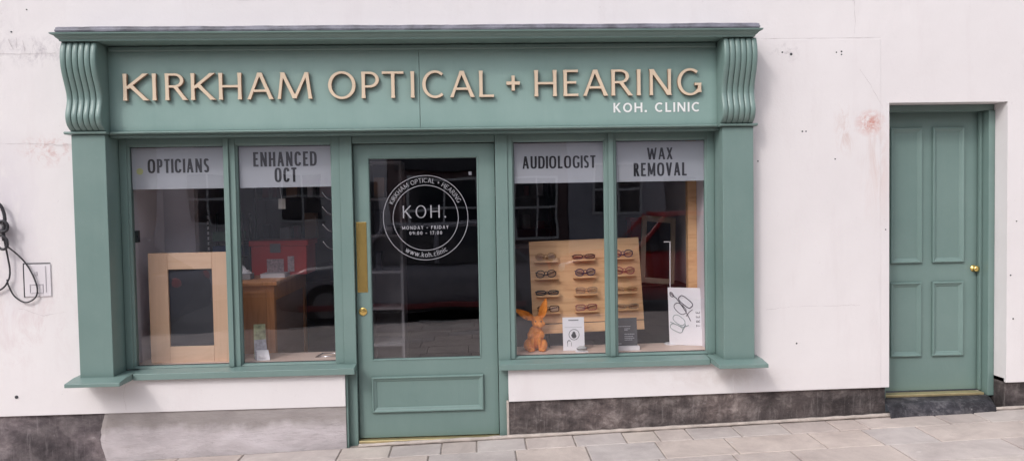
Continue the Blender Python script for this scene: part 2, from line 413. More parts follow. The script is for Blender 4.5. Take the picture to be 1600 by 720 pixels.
def lay_strokes(mb, strokes, place, y0, depth, step=.0002, side=0, k0=0):
    """strokes are quads strips (A,B); place(u, v) -> (x, z)"""
    k = k0
    for A, B in strokes:
        yy = y0 - step * k; k += 1
        m = len(A); pa = [place(*p) for p in A]; pb = [place(*p) for p in B]
        fv = [(x, yy, z) for x, z in pa] + [(x, yy, z) for x, z in pb]
        mb.add(fv, [(i, i + 1, m + i + 1, m + i) for i in range(m - 1)], 0)
        if depth:
            loop = pa + pb[::-1]; q = len(loop)
            bv = [(x, yy, z) for x, z in loop] + [(x, y0 + depth, z) for x, z in loop]
            mb.add(bv, [(i, (i + 1) % q, q + (i + 1) % q, q + i) for i in range(q)], side)
    return k
def text_line(mb, text, x0, x1, z0, h, y, V=.16, H=.14, wf=1., n=2., depth=0., flare=0., step=.0002):
    """a line of text fitted exactly between x0 and x1"""
    if wf == 'fit': wf = ((x1 - x0) / h - .12 * (len(text) - 1)) / sum(WIDE[c] for c in text)
    ws = [WIDE[c] * wf for c in text]
    free = (x1 - x0) / h - sum(ws); gap = free / max(1, len(text) - 1)
    u = 0; k = 0
    for c, w in zip(text, ws):
        if c != ' ':
            k = lay_strokes(mb, glyph(c, w, V, H, flare, n), lambda p, q, u=u: (x0 + (u + p) * h, z0 + q * h), y, depth, step, k0=k % 7)
        u += w + gap
def text_arc(mb, text, cx, cz, r, h, a_from, a_to, y, V=.15, H=.13, inward=False):
    ws = [WIDE[c] for c in text]; span = abs(a_to - a_from) * pi / 180 * r / h
    gap = (span - sum(ws)) / (len(text) - 1); u = 0
    for c, w in zip(text, ws):
        mid = (u + w / 2) * h / r; a = math.radians(a_from) + (mid if a_to > a_from else -mid)   # clockwise from 12 o'clock
        if c != ' ':
            for st in [glyph(c, w, V, H)]:
                if not inward: f = lambda p, q: (cx + (r + q * h) * math.sin(a) + (p - w / 2) * h * math.cos(a), cz + (r + q * h) * math.cos(a) - (p - w / 2) * h * math.sin(a))
                else: f = lambda p, q: (cx + (r - q * h) * math.sin(a) - (p - w / 2) * h * math.cos(a), cz + (r - q * h) * math.cos(a) + (p - w / 2) * h * math.sin(a))
                lay_strokes(mb, st, f, y, 0)
        u += w + gap

# ------------------------------------------------------------------ the building that carries the shopfront
WY = -.10
def wall_grid(mb, xs, zs, holes, y, yb):
    """front face in cells with holes, reveals run back to yb"""
    cell = {}
    for i in range(len(xs) - 1):
        for j in range(len(zs) - 1): cell[i, j] = (i, j) not in holes
    for (i, j), on in cell.items():
        x0, x1, z0, z1 = xs[i], xs[i + 1], zs[j], zs[j + 1]
        if on: mb.add([(x0, y, z0), (x1, y, z0), (x1, y, z1), (x0, y, z1)], [(0, 1, 2, 3)])
        else:
            for di, dj, q in ((-1, 0, [(x0, z0), (x0, z1)]), (1, 0, [(x1, z0), (x1, z1)]), (0, -1, [(x0, z0), (x1, z0)]), (0, 1, [(x0, z1), (x1, z1)])):
                if cell.get((i + di, j + dj), False):
                    mb.add([(q[0][0], y, q[0][1]), (q[1][0], y, q[1][1]), (q[1][0], yb, q[1][1]), (q[0][0], yb, q[0][1])], [(0, 1, 2, 3)])
bld = thing('terraced_building', 'pinkish white rendered building front behind the green shopfront, with dark stone plinth', 'building', (0, 0, 0))
mb = MB()
def pz(x): return .275 + (.006 * (x - .2) if x > .2 else 0) + (-.0 if x < .2 else 0)
zs = [.281, .52, 2.235, 2.60, 6.2]
xs = [-9, -2.46, -.883, .199, 1.76, 2.806, 3.634, 10]
holes = {(1, 1), (2, 1), (3, 1), (1, 2), (2, 2), (3, 2), (2, 0), (5, 0), (5, 1)}
wall_grid(mb, xs, zs, holes, WY, .10)
mb.v = [(x, y, .279 + .0088 * (x - .199) if (abs(z - .281) < 1e-6 and x > .19) else z) for x, y, z in mb.v]
# underside drip of the render
for x0, x1 in ((-9, -.883), (.199, 2.806), (3.634, 10)): q = lambda x: .281 if x < 0 else .279 + .0088 * (x - .199); mb.add([(x0, WY, q(x0)), (x1, WY, q(x1)), (x1, -.04, q(x1)), (x0, -.04, q(x0))], [(0, 1, 2, 3)])
wall = mb.obj('wall', WALL, bld, recalc=False)
mb = MB()
mb.box(1.72, 2.745, WY - .0025, WY + .01, .30, 2.662)
mb.obj('render_patch', WALL, bld, bevel=.002)
for (x, z, r) in [(-3.04, 2.80, .006), (-3.03, 2.73, .007), (-2.93, 2.745, .005), (2.07, 2.578, .006), (2.13, 2.565, .009), (2.44, 2.575, .005), (2.475, 2.58, .006), (2.475, 2.56, .005),
                  (2.205, 2.05, .006), (2.23, 2.05, .005), (1.90, 1.855, .005), (2.43, 1.862, .005), (-2.99, .405, .011), (2.16, .62, .006), (2.78, 1.38, .004), (3.66, 1.05, .005), (3.68, .75, .005), (3.70, 1.42, .004), (-2.83, 2.885, .004), (-2.31, 2.76, .004)]:
    mb = MB(); mb.lathe([(r * .3, -.0045), (r, -.0035), (r, .002)], (x, WY, z), n=10)
    mb.obj('screw_hole', CHARCOAL, bld)
def wavy(mb, x0, x1, y0, y1, z0, z1, n=60, amp=.006):
    vs = []; fs = []
    for i in range(n + 1):
        x = x0 + (x1 - x0) * i / n
        for j in range(7):
            z = z0 + (z1 - z0) * j / 6
            d = amp * (math.sin(x * 9 + z * 7) + .6 * math.sin(x * 23 - z * 31) + .4 * random.uniform(-1, 1))
            vs.append((x, y0 + d, z))
    for i in range(n):
        for j in range(6): fs.append((i * 7 + j, (i + 1) * 7 + j, (i + 1) * 7 + j + 1, i * 7 + j + 1))
    mb.add(vs, fs)
    mb.box(x0, x1, y0 + amp * 2.5, y1, z0, z1 - .001)
# plinths
mb = MB(); wavy(mb, -9, -2.2, -.082, .1, -.5, .279, 200, .003); mb.obj('plinth', DARKSTONE, bld)
mb = MB(); vs = []; fs = []; R = 24
for r_ in range(R + 1):
    z = -.4 + .679 * r_ / R; xl = -2.44 - .035 * math.sin(pi * max(0, min(1, (z + .05) / .33))) + random.uniform(-.004, .004) + .002 * math.sin(z * 60)
    for c_ in range(61):
        x = xl + (-.883 - xl) * c_ / 60; y = -.0915 + .0016 * math.sin(x * 9 + z * 7) + .0012 * math.sin(x * 27 - z * 21) + (.006 if c_ == 0 else 0)
        vs.append((x, y, z))
for r_ in range(R):
    for c_ in range(60): fs.append((r_ * 61 + c_, r_ * 61 + c_ + 1, (r_ + 1) * 61 + c_ + 1, (r_ + 1) * 61 + c_))
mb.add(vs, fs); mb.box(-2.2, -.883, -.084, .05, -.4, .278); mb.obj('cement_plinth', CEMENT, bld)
mb = MB(); wavy(mb, .199, 2.79, -.080, .05, -.3, .32, 110, .005); mb.obj('plinth', MIDSTONE, bld)
mb = MB(); mb.box(3.634, 10, -.085, .1, -.3, .34); mb.obj('plinth', MIDSTONE, bld, bevel=.006)
mb = MB(); mb.box(.185, .2, -.088, -.04, -.1, .275); mb.obj('mortar_edge', MORTAR, bld, bevel=.003)
mb = MB()
pts = [(x, -.088 - .012 - .006 * random.random(), ground_z(x, -.1) + .008) for x in [-.8 + .06 * i for i in range(160)]]
mb.tube(pts, [.011 + .006 * random.random() for _ in pts], 6); mb.obj('mortar_fillet', MORTAR, bld, smooth=True)
# the room behind the shopfront
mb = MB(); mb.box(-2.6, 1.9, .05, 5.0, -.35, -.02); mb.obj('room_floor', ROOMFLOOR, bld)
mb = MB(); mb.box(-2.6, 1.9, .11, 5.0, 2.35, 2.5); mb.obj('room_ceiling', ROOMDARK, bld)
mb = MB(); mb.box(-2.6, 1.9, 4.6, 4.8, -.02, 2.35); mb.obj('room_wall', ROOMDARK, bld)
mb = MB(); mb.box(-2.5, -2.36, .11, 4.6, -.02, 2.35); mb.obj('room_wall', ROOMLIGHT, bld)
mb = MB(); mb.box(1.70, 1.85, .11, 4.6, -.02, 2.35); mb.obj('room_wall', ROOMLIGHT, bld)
mb = MB(); mb.box(-2.3595, -2.10, .66, .74, -.02, 2.349); mb.obj('partition_wall', ROOMLIGHT, bld)
mb = MB(); mb.box(-2.3595, -2.300, .053, .60, .5605, 2.05); mb.obj('window_reveal', ROOMLIGHT, bld)
mb = MB(); mb.box(1.601, 1.69, .053, .36, .5605, 2.05); mb.obj('window_reveal', ROOMLIGHT, bld)

CRACK = plain('hairline crack shadow', (.42, .37, .38), .9)
def crack(pts, w=.0016, name='hairline_crack', m=None, jit=.004):
    P = []
    for (xa, za), (xb, zb) in zip(pts, pts[1:]):
        n = max(3, int(math.hypot(xb - xa, zb - za) / .03))
        P += [(xa + (xb - xa) * i / n + random.uniform(-jit, jit) * (abs(zb - za) > abs(xb - xa)), za + (zb - za) * i / n + random.uniform(-jit, jit) * (abs(zb - za) <= abs(xb - xa))) for i in range(n)]
    P.append(pts[-1]); mb = MB(); vs = []; fs = []
    for i, (x, z) in enumerate(P):
        a = P[max(0, i - 1)]; b_ = P[min(len(P) - 1, i + 1)]; L_ = math.hypot(b_[0] - a[0], b_[1] - a[1]) or 1
        nx, nz = -(b_[1] - a[1]) / L_, (b_[0] - a[0]) / L_; q = w * random.uniform(.25, 1) / 2
        vs += [(x + nx * q, WY - .0038, z + nz * q), (x - nx * q, WY - .0038, z - nz * q)]
    for i in range(len(P) - 1): fs.append((2 * i, 2 * i + 1, 2 * i + 3, 2 * i + 2))
    mb.add(vs, fs); mb.obj(name, m or CRACK, bld, recalc=False)
crack([(-3.3, 2.604), (-2.95, 2.606), (-2.66, 2.61)], .003); crack([(-3.3, 2.05), (-2.9, 2.035), (-2.58, 2.025)], .0022, jit=.006)
crack([(1.80, 2.668), (2.745, 2.672)], .0022, jit=.001); crack([(2.60, 2.46), (2.66, 2.38), (2.70, 2.31), (2.76, 2.2)], .0016)
crack([(2.555, 3.0), (2.57, 2.78), (2.565, 2.7)], .002); crack([(-1.9, 3.0), (-1.5, 2.94), (-1.1, 2.95)], .0012); crack([(-2.95, .98), (-2.8, .93), (-2.66, .95)], .0014)
crack([(1.95, .86), (2.3, .875), (2.6, .87)], .0012, jit=.006); crack([(-2.3, .49), (-2.31, .40), (-2.30, .30)], .0016); crack([(3.75, 1.9), (3.78, 1.5)], .0012)
crack([(-2.95, 2.70), (-2.92, 2.63)], .0025); crack([(-2.90, 2.71), (-2.90, 2.64)], .0025); crack([(-2.86, 2.69), (-2.85, 2.62)], .0025); crack([(-2.80, 2.70), (-2.79, 2.63)], .002)

# side door
sd = MB()
DX0, DX1, DZ0, DZ1, DY = 2.76, 3.583, .215, 2.20, .12
pan = [(2.932, 3.164, 1.128, 2.086), (3.239, 3.472, 1.128, 2.086), (2.932, 3.160, .460, .992), (3.239, 3.468, .460, .992)]
sd.box(DX0, DX1, DY, DY + .045, DZ0, DZ1)
door2 = sd.obj('side_door', GREEN, bld, bevel=.002)
WORLD[door2.name] = (0, 0, 0)
def moulding(mb, x0, x1, z0, z1, y, w=.030):
    mb.rings(x0, x1, z0, z1, [(0, y + .001), (0, y - .012), (.004, y - .018), (.010, y - .019), (.016, y - .013), (.020, y - .010), (w - .004, y - .006), (w, y - .002), (w + .002, y - .0015)], cap=True)
for p in pan:
    mb = MB(); moulding(mb, *p, DY, .034); mb.obj('door_panel', GREEN, door2, loc=(0, 0, 0))
mb = MB(); mb.lathe([(.024, 0), (.023, -.004), (.010, -.007), (.009, -.016), (.017, -.022), (.022, -.032), (.019, -.041), (.009, -.045)], (3.547, DY, 1.081)); mb.obj('door_knob', BRASS, door2, smooth=True, loc=(0, 0, 0))
mb = MB()
mb.box(3.588, 3.632, .02, .115, .19, 2.19); mb.box(2.808, 3.632, .03, .117, 2.191, 2.233); mb.box(3.568, 3.587, .085, .112, .215, 2.19); mb.box(2.808, 2.85, .02, .115, .19, 2.19)
mb.obj('door_frame', GREEN, bld, bevel=.003)
mb = MB(); mb.box(2.808, 3.58, .045, .115, .188, .207); mb.obj('door_threshold', BRASSDULL, bld, bevel=.004)
step_mat = stone('chipped black doorstep paint', (.014, .014, .019), (.05, .049, .060), (.24, .235, .25), 9, .95, .1)
mb = MB(); n = 50; prof = [(-.02, .09), (-.03, .10), (.0, .105)]
vs = []; fs = []
for i in range(n + 1):
    x = 2.79 + .85 * i / n
    wv = lambda k: .006 * math.sin(x * 11 + k * 2) + random.uniform(-.003, .003)
    pr = [(-.14, .02), (-.145 + wv(0), .10 + wv(3)), (-.135 + wv(1), .145 + wv(1)), (-.10 + wv(2), .178 + wv(2) * .6), (-.04, .186 + wv(4) * .4), (.05, .187)]
    if i > n - 6: pr = [(y + (.02 * (i - n + 6)) * (1 if y < 0 else 0), z - .008 * (i - n + 6) * (1 if y < -.05 else 0)) for y, z in pr]
    vs += [(x, y, z) for y, z in pr]
for i in range(n):
    for k in range(5): fs.append((i * 6 + k, (i + 1) * 6 + k, (i + 1) * 6 + k + 1, i * 6 + k + 1))
mb.add(vs, fs); mb.obj('doorstep', step_mat, bld, smooth=True)

# ------------------------------------------------------------------ shopfront
sf = thing('shopfront', 'sage green timber shopfront with reeded corbels, cream sign lettering and glazed door', 'shopfront', (-.35, 0, 0))
FY = -.16
for x0, x1 in ((-2.528, -2.320), (1.624, 1.830)):
    mb = MB(); mb.box(x0, x1, -.21, -.02, .54, 2.077); mb.obj('pilaster', GREEN, sf, bevel=.003)
for x0, x1, z in ((-2.571, -2.234, 0), (1.556, 1.881, .004)):
    mb = MB(); mb.extrude_x([(-.32, .504 + z), (-.32, .528 + z), (-.21, .543 + z), (-.035, .546 + z), (-.035, .504 + z)], x0, x1); mb.obj('pilaster_base', GREEN, sf, bevel=.003)
def reed(t):  # 6 reeds with grooves between
    u = (t * 6) % 1; return .0115 * math.sqrt(max(0, 1 - (2 * u - 1) ** 2)) ** .8
def corbel(x0, x1):
    key = [(2.097, .225), (2.105, .243), (2.125, .268), (2.15, .282), (2.18, .288), (2.21, .283), (2.25, .268), (2.29, .259), (2.33, .264), (2.38, .283), (2.43, .305), (2.48, .320), (2.53, .325), (2.58, .320), (2.62, .308), (2.634, .300)]
    def P(z):
        for (z0, p0), (z1, p1) in zip(key, key[1:]):
            if z <= z1:
                t = (z - z0) / (z1 - z0); t = max(0, min(1, t)); return p0 + (p1 - p0) * t
        return key[-1][1]
    zz = [2.097 + (2.634 - 2.097) * i / 60 for i in range(61)]; M = 72
    PS = [P(z) for z in zz]
    for _ in range(3): PS = [PS[0]] + [(PS[i - 1] + 2 * PS[i] + PS[i + 1]) / 4 for i in range(1, 60)] + [PS[-1]]
    vs = []; fs = []
    for z, p in zip(zz, PS):
        vs.append((x0, -.12, z))
        for k in range(M + 1): t = k / M; vs.append((x0 + (x1 - x0) * t, -p + .0115 - reed(min(t, .99999)), z))
        vs.append((x1, -.12, z))
    R = M + 3
    for i in range(60):
        for k in range(R - 1): fs.append((i * R + k, i * R + k + 1, (i + 1) * R + k + 1, (i + 1) * R + k))
    fs.append(tuple(range(R))); fs.append(tuple(60 * R + k for k in range(R)))
    mb = MB(); mb.add(vs, fs); return mb.obj('corbel', GREEN, sf)
corbel(-2.525, -2.308); corbel(1.604, 1.822)
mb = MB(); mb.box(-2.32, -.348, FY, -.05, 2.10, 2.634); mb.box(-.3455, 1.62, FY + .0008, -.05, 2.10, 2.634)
fascia = mb.obj('fascia_board', GREENLIT, sf, bevel=.0012); WORLD[fascia.name] = (0, 0, 0)
# ledge under the fascia, stepping forward over the pilasters
mb = MB()
mb.extrude_x([(-.185, 2.079), (-.195, 2.085), (-.195, 2.091), (-.188, 2.096), (-.158, 2.0995), (-.10, 2.0995), (-.10, 2.079)], -2.30, 1.60)
for x0, x1 in ((-2.562, -2.302), (1.602, 1.852)):
    mb.extrude_x([(-.222, 2.0785), (-.234, 2.083), (-.236, 2.089), (-.230, 2.096), (-.11, 2.098), (-.11, 2.0785)], x0, x1)
mb.obj('ledge', GREEN, sf, bevel=.002)
mb = MB(); mb.box(-2.318, 1.622, -.158, -.02, 2.062, 2.078); mb.obj('soffit', GREEN, sf)
# cornice with mitred returns
def cornice(prof, name, mat, xl, xr, bevel=0, wob=0):
    """prof: (projection from wall plane, z); ends return to the wall by the same projection beyond xl/xr"""
    mb = MB(); vs = []; fs = []; n = len(prof)
    K = 90 if wob else 1
    for p, z in prof:
        vs.append((xl - p, WY + .02, z))
        for i in range(K + 1):
            x = (xl - p) + ((xr + p) - (xl - p)) * i / K
            w = wob * (math.sin(x * 5) * .5 + math.sin(x * 13.7) * .4 + random.uniform(-.5, .5)) if wob else 0
            vs.append((x, WY - p * 1.0 - PROJ + w * .5, z + w))
        vs.append((xr + p, WY + .02, z))
    R = K + 3
    for i in range(n - 1):
        for k in range(R - 1): fs.append((i * R + k, i * R + k + 1, (i + 1) * R + k + 1, (i + 1) * R + k))
    fs.append(tuple(range(R))); fs.append(tuple((n - 1) * R + k for k in range(R)))
    mb.add(vs, fs); return mb.obj(name, mat, sf, bevel=bevel)
PROJ = .215
cornice([(.0, 2.636), (.006, 2.637), (.008, 2.646), (.013, 2.650), (.020, 2.656), (.026, 2.665), (.036, 2.671), (.044, 2.673), (.046, 2.682), (.0, 2.684)], 'cornice', GREEN, -2.515, 1.797)
PROJ = .245
cornice([(.0, 2.6845), (.008, 2.686), (.010, 2.696), (.006, 2.704), (.005, 2.713), (-.006, 2.719), (-.02, 2.720)], 'lead_flashing', LEAD, -2.52, 1.815, wob=.0022)
mb = MB(); mb.add([(-2.51, WY - .235, 2.711), (1.80, WY - .235, 2.711), (1.80, WY + .01, 2.765), (-2.51, WY + .01, 2.765), (-2.51, WY + .01, 2.70), (1.80, WY + .01, 2.70)], [(0, 1, 2, 3), (0, 3, 4), (1, 5, 2)])
mb.obj('lead_top', LEAD, sf, recalc=False)
mb = MB(); mb.box(-2.30, 1.60, -.178, -.155, 2.600, 2.634); mb.obj('bed_mould', GREEN, sf, bevel=.008)
# raised sign letters
SIGN = [('K', -2.209, -2.058), ('I', -2.035, -1.999), ('R', -1.948, -1.816), ('K', -1.788, -1.642), ('H', -1.614, -1.474), ('A', -1.438, -1.276), ('M', -1.248, -1.03), ('O', -.927, -.753), ('P', -.714, -.604), ('T', -.584, -.446), ('I', -.408, -.371), ('C', -.327, -.182), ('A', -.149, .007), ('L', .04, .134), ('+', .216, .303), ('H', .399, .541), ('E', .588, .683), ('A', .716, .875), ('R', .902, 1.035), ('I', 1.062, 1.1), ('N', 1.153, 1.294), ('G', 1.337, 1.493)]
CH = .168; CZ = 2.291
for c, x0, x1 in SIGN:
    mb = MB(); w = (x1 - x0) / CH
    Vv = .126 if c != '+' else .15
    lay_strokes(mb, glyph(c, w, Vv, .082, .24 if c != '+' else .05), lambda p, q: (x0 + p * CH, CZ + (q - .5) * (CH * (1.05 if c in 'OCG' else 1)) + CH / 2), -.187, .022, .0003, side=1)
    mb.obj('sign_letter', [LETTER, LETTERSIDE], fascia, loc=(0, 0, 0), recalc=False)
def letters(text, x0, x1, z0, h, y, V, H, wf, mat, parent, name):
    ws = [WIDE[c] * wf for c in text]; gap = ((x1 - x0) / h - sum(ws)) / (len(text) - 1); u = 0
    for c, w in zip(text, ws):
        if c != ' ':
            mb = MB(); lay_strokes(mb, glyph(c, w, V, H), lambda p, q: (x0 + (u + p) * h, z0 + q * h), y, 0)
            mb.obj(name, mat, parent, loc=(0, 0, 0), recalc=False)
        u += w + gap
letters('KOH. CLINIC', .916, 1.490, 2.183, .063, FY - .002, .20, .18, 1.14, WHITE, fascia, 'small_letter')
# sills
mb = MB(); mb.extrude_x([(-.14, .499), (-.14, .541), (-.03, .552), (-.03, .499)], -2.233, -.812); mb.obj('sill', GREEN, sf, bevel=.003)
mb = MB(); mb.extrude_x([(-.14, .497), (-.14, .536), (-.03, .550), (-.03, .497)], .138, 1.555); mb.obj('sill', GREEN, sf, bevel=.003)
# posts either side of the door, head
for a, b_ in ((-.892, -.812), (.137, .219)):
    mb = MB(); mb.box(a, b_, -.045, .06, -.02 if a < 0 else .012, 2.0615); mb.obj('door_post', GREEN, sf, bevel=.003)
mb = MB(); mb.box(-.8115, .1365, -.035, .06, 2.014, 2.0615); mb.obj('door_head', GREEN, sf, bevel=.003)
mb = MB(); mb.box(-.884, -.868, -.085, -.046, -.05, .497); mb.obj('post_lining', GREEN, sf, bevel=.002)
mb = MB(); mb.box(.2, .214, -.075, -.046, .0, .497); mb.obj('post_lining', GREEN, sf, bevel=.002)
# windows: outer casement, glazing bead, glass, frosted band, lettering
def window(x0, x1, outer0, outer1, label, words, extras=None):
    mb = MB()
    z0, z1 = .566, 2.010
    ft = [(outer0, x0), (x1, outer1)]
    for a, b_ in ft: mb.box(a, b_, -.038, .05, .5525, 2.0612)
    mb.box(x0, x1, -.034, .05, .5525, z0 - .012); mb.box(x0, x1, -.034, .05, z1 + .012, 2.0612)
    w = mb.obj('window', GREEN, sf, bevel=.002); WORLD[w.name] = (0, 0, 0)
    mb = MB(); mb.rings(x0 - .0005, x1 + .0005, z0 - .0125, z1 + .0125, [(0, -.026), (.006, -.024), (.0125, -.012), (.0125, -.001)])
    mb.obj('glazing_bead', GREEN, w, loc=(0, 0, 0))
    mb = MB(); mb.add([(x0, .0, z0 - .01), (x1, .0, z0 - .01), (x1, .0, z1 + .01), (x0, .0, z1 + .01)], [(0, 1, 2, 3)]); mb.obj('glass_pane', GLASS, w, loc=(0, 0, 0), recalc=False)
    mb = MB(); mb.add([(x0 + .016, .004, 1.734), (x1 - .004, .004, 1.734), (x1 - .004, .004, 2.003), (x0 + .016, .004, 2.003)], [(0, 1, 2, 3)]); mb.obj('vinyl_band', VINYL, w, loc=(0, 0, 0), recalc=False)
    mb = MB(); mb.rings(x0 - .001, x1 + .001, z0 - .001, z1 + .001, [(0, .0015), (.006, .0015)]); mb.obj('gasket', BLACK, w, loc=(0, 0, 0), recalc=False)
    mb = MB()
    for t, a, b_, zb, h in words: text_line(mb, t, a, b_, zb, h, .0032, .168, .134, 'fit', 3.0)
    mb.obj('window_lettering', DARKTXT, w, loc=(0, 0, 0), recalc=False)
    return w
w1 = window(-2.272, -1.647, -2.318, -1.6305, '', [('OPTICIANS', -2.154, -1.756, 1.840, .092)])
w2 = window(-1.575, -.944, -1.6285, -.893, '', [('ENHANCED', -1.467, -1.050, 1.873, .096), ('OCT', -1.330, -1.185, 1.768, .096)])
w3 = window(.250, .882, .2195, .9145, '', [('AUDIOLOGIST', .322, .820, 1.832, .084)])
w4 = window(.947, 1.575, .9165, 1.6225, '', [('WAX', 1.173, 1.349, 1.882, .080), ('REMOVAL', 1.080, 1.445, 1.770, .090)])
mb = MB(); mb.lathe([(.022, 0), (.022, .001)], (-2.205, .0022, 1.852), n=20); mb.obj('round_disc', plain('pale yellow disc', (.45, .47, .20), .5, .1, 5), w1, loc=(0, 0, 0))  # small pale yellow disc on the vinyl band
for i in range(4):
    mb = MB(); x = -1.150 + .047 * i; mb.rings(x, x + .026, 1.760, 1.782, [(0, .0022), (.007, .0022)]); 
    mb.obj('small_icon', ICON, w2, loc=(0, 0, 0), recalc=False)
# mullion cover strips
for a in (-1.6295, .9155):
    mb = MB(); mb.box(a - .017, a + .017, -.052, -.0385, .5535, 2.061); mb.obj('mullion', GREEN, sf, bevel=.003)

# shop door
GX0, GX1, GZ0, GZ1 = -.705, .012, .568, 1.912
mb = MB(); wall = None
xs_, zs_ = [-.808, GX0 - .012, GX1 + .012, .133], [.034, GZ0 - .012, GZ1 + .012, 2.009]
mb.box(-.808, GX0 - .012, 0, .045, .034, 2.009); mb.box(GX1 + .012, .133, 0, .045, .034, 2.009)
mb.box(GX0 - .012, GX1 + .012, 0.0, .045, .034, GZ0 - .012); mb.box(GX0 - .012, GX1 + .012, 0.0, .045, GZ1 + .012, 2.009)
bmm = MB()
bmm.rings(-.808, .133, .034, 2.009, [(0, .045), (0, .003), (.003, 0)])
# one continuous face with an opening, so no seams show on the painted stiles
def framed(mb, x0, x1, z0, z1, a, b_, c, d, y, yb):
    o = [(x0, y, z0), (x1, y, z0), (x1, y, z1), (x0, y, z1)]; i = [(a, y, c), (b_, y, c), (b_, y, d), (a, y, d)]
    mb.add(o + i, [(0, 1, 5, 4), (1, 2, 6, 5), (2, 3, 7, 6), (3, 0, 4, 7)])
    ib = [(p[0], yb, p[2]) for p in i]; mb.add(i + ib, [(0, 1, 5, 4), (1, 2, 6, 5), (2, 3, 7, 6), (3, 0, 4, 7)])
    ob = [(p[0], yb, p[2]) for p in o]; mb.add(o + ob, [(0, 1, 5, 4), (1, 2, 6, 5), (2, 3, 7, 6), (3, 0, 4, 7)])
    mb.add(ob + ib, [(0, 1, 5, 4), (1, 2, 6, 5), (2, 3, 7, 6), (3, 0, 4, 7)])
mb = MB(); framed(mb, -.808, .133, .034, 2.009, GX0 - .010, GX1 + .010, GZ0 - .010, GZ1 + .010, 0, .045)
door = mb.obj('door', GREEN, sf, bevel=.002); WORLD[door.name] = (0, 0, 0)
Z3 = (0, 0, 0)
mb = MB(); mb.rings(GX0 - .0105, GX1 + .0105, GZ0 - .0105, GZ1 + .0105, [(0, -.001), (.002, -.004), (.006, -.003), (.0105, .006), (.0105, .024)]); mb.obj('glazing_bead', GREEN, door, loc=Z3)
mb = MB(); mb.add([(GX0, .02, GZ0), (GX1, .02, GZ0), (GX1, .02, GZ1), (GX0, .02, GZ1)], [(0, 1, 2, 3)]); mb.obj('glass_pane', DOORGLASS, door, loc=Z3, recalc=False)
mb = MB(); moulding(mb, -.720, .033, .205, .449, 0, .034); mb.obj('door_panel', GREEN, door, loc=Z3)
mb = MB(); mb.box(-.801, -.732, -.0035, -.0005, 1.022, 1.492); pp = mb.obj('push_plate', BRASS, door, bevel=.001, loc=Z3)
mb = MB(); mb.lathe([(.028, 0), (.028, -.004), (.022, -.008), (.012, -.010), (.004, -.0105)], (-.768, -.0005, .892)); mb.box(-.770, -.766, -.0125, -.0102, .884, .898); mb.obj('door_lock', BRASS, door, smooth=False, bevel=.001, loc=Z3)
mb = MB(); mb.box(-.811, .136, -.04, .05, .001, .027); mb.obj('door_threshold', BRASSDULL, sf, bevel=.004)
mb = MB(); mb.box(-.811, .136, -.10, -.041, -.03, .012); mb.obj('threshold_stone', MORTAR, sf, bevel=.006)
# circular logo on the door glass
LX, LZ, LY = -.336, 1.514, .0165
mb = MB()
for r, w in ((.284, .0042), (.219, .0042)):
    n = 96; vs = []
    for i in range(n):
        a = 2 * pi * i / n
        vs += [(LX + (r - w / 2) * math.cos(a), LY, LZ + (r - w / 2) * math.sin(a)), (LX + (r + w / 2) * math.cos(a), LY, LZ + (r + w / 2) * math.sin(a))]
    mb.add(vs, [(2 * i, 2 * i + 1, (2 * i + 3) % (2 * n), (2 * i + 2) % (2 * n)) for i in range(n)])
text_arc(mb, 'KIRKHAM OPTICAL + HEARING', LX, LZ, .236, .031, -67, 66, LY, .125, .105)
text_arc(mb, 'www.koh.clinic', LX, LZ, .266, .034, 213, 147, LY, .125, .105, inward=True)
text_line(mb, 'KOH.', -.489, -.196, 1.513, .085, LY, .105, .06, 1., step=.0001)
text_line(mb, 'MONDAY - FRIDAY', -.497, -.184, 1.437, .0235, LY, .19, .17, step=.0001)
text_line(mb, '09:00 - 17:00', -.448, -.228, 1.400, .0235, LY, .19, .17, step=.0001)
mb.obj('door_logo', SILVERTXT, door, loc=Z3, recalc=False)
mb = MB(); mb.box(-.042, -.022, .022, .024, 1.797, 1.820); mb.obj('door_sensor', WHITE, door, loc=Z3)

# ------------------------------------------------------------------ ground, street
def slab(mb, x0, x1, y0, y1, g=.0045, th=.03):
    x0 += g; x1 -= g; y0 += g; y1 -= g
    t = [random.uniform(-.003, .002) for _ in range(4)]
    c = [(x0, y0), (x1, y0), (x1, y1), (x0, y1)]; e = .004
    ci = [(x0 + e, y0 + e), (x1 - e, y0 + e), (x1 - e, y1 - e), (x0 + e, y1 - e)]
    vs = [(x, y, ground_z(x, y) + tt) for (x, y), tt in zip(ci, t)] + [(x, y, ground_z(x, y) + tt - .004) for (x, y), tt in zip(c, t)] + [(x, y, ground_z(x, y) - th) for x, y in c]
    fs = [(0, 1, 2, 3)] + [(i, i + 4, (i + 1) % 4 + 4, (i + 1) % 4) for i in range(4)] + [(i + 4, i + 8, (i + 1) % 4 + 8, (i + 1) % 4 + 4) for i in range(4)]
    mb.add(vs, fs)
mb = MB()
rows = [-.112, -.335, -.64]
while rows[-1] > -5.4: rows.append(rows[-1] - random.choice([.30, .34, .38, .42]))
first = [-.91, -.58, -.25, -.02, .30, .62, .95, 1.17, 1.38, 1.70, 2.03, 2.35, 2.55, 3.1, 3.37, 3.8]
for ri, (ya, yb) in enumerate(zip(rows, rows[1:])):
    if ri == 0:
        X = [-9]
        while X[-1] < -1.5: X.append(X[-1] + random.choice([.42, .55, .6, .7]))
        X = [x for x in X if x < -1.25] + first
        while X[-1] < 10: X.append(X[-1] + random.choice([.42, .55, .6, .7]))
    else:
        X = [-9 + random.uniform(0, .5)]
        while X[-1] < 10: X.append(X[-1] + random.choice([.36, .45, .55, .62, .7]))
    for a, b_ in zip(X, X[1:]): slab(mb, a, b_, yb, ya)
tag(mb.obj('pavement', SLAB), kind='structure')
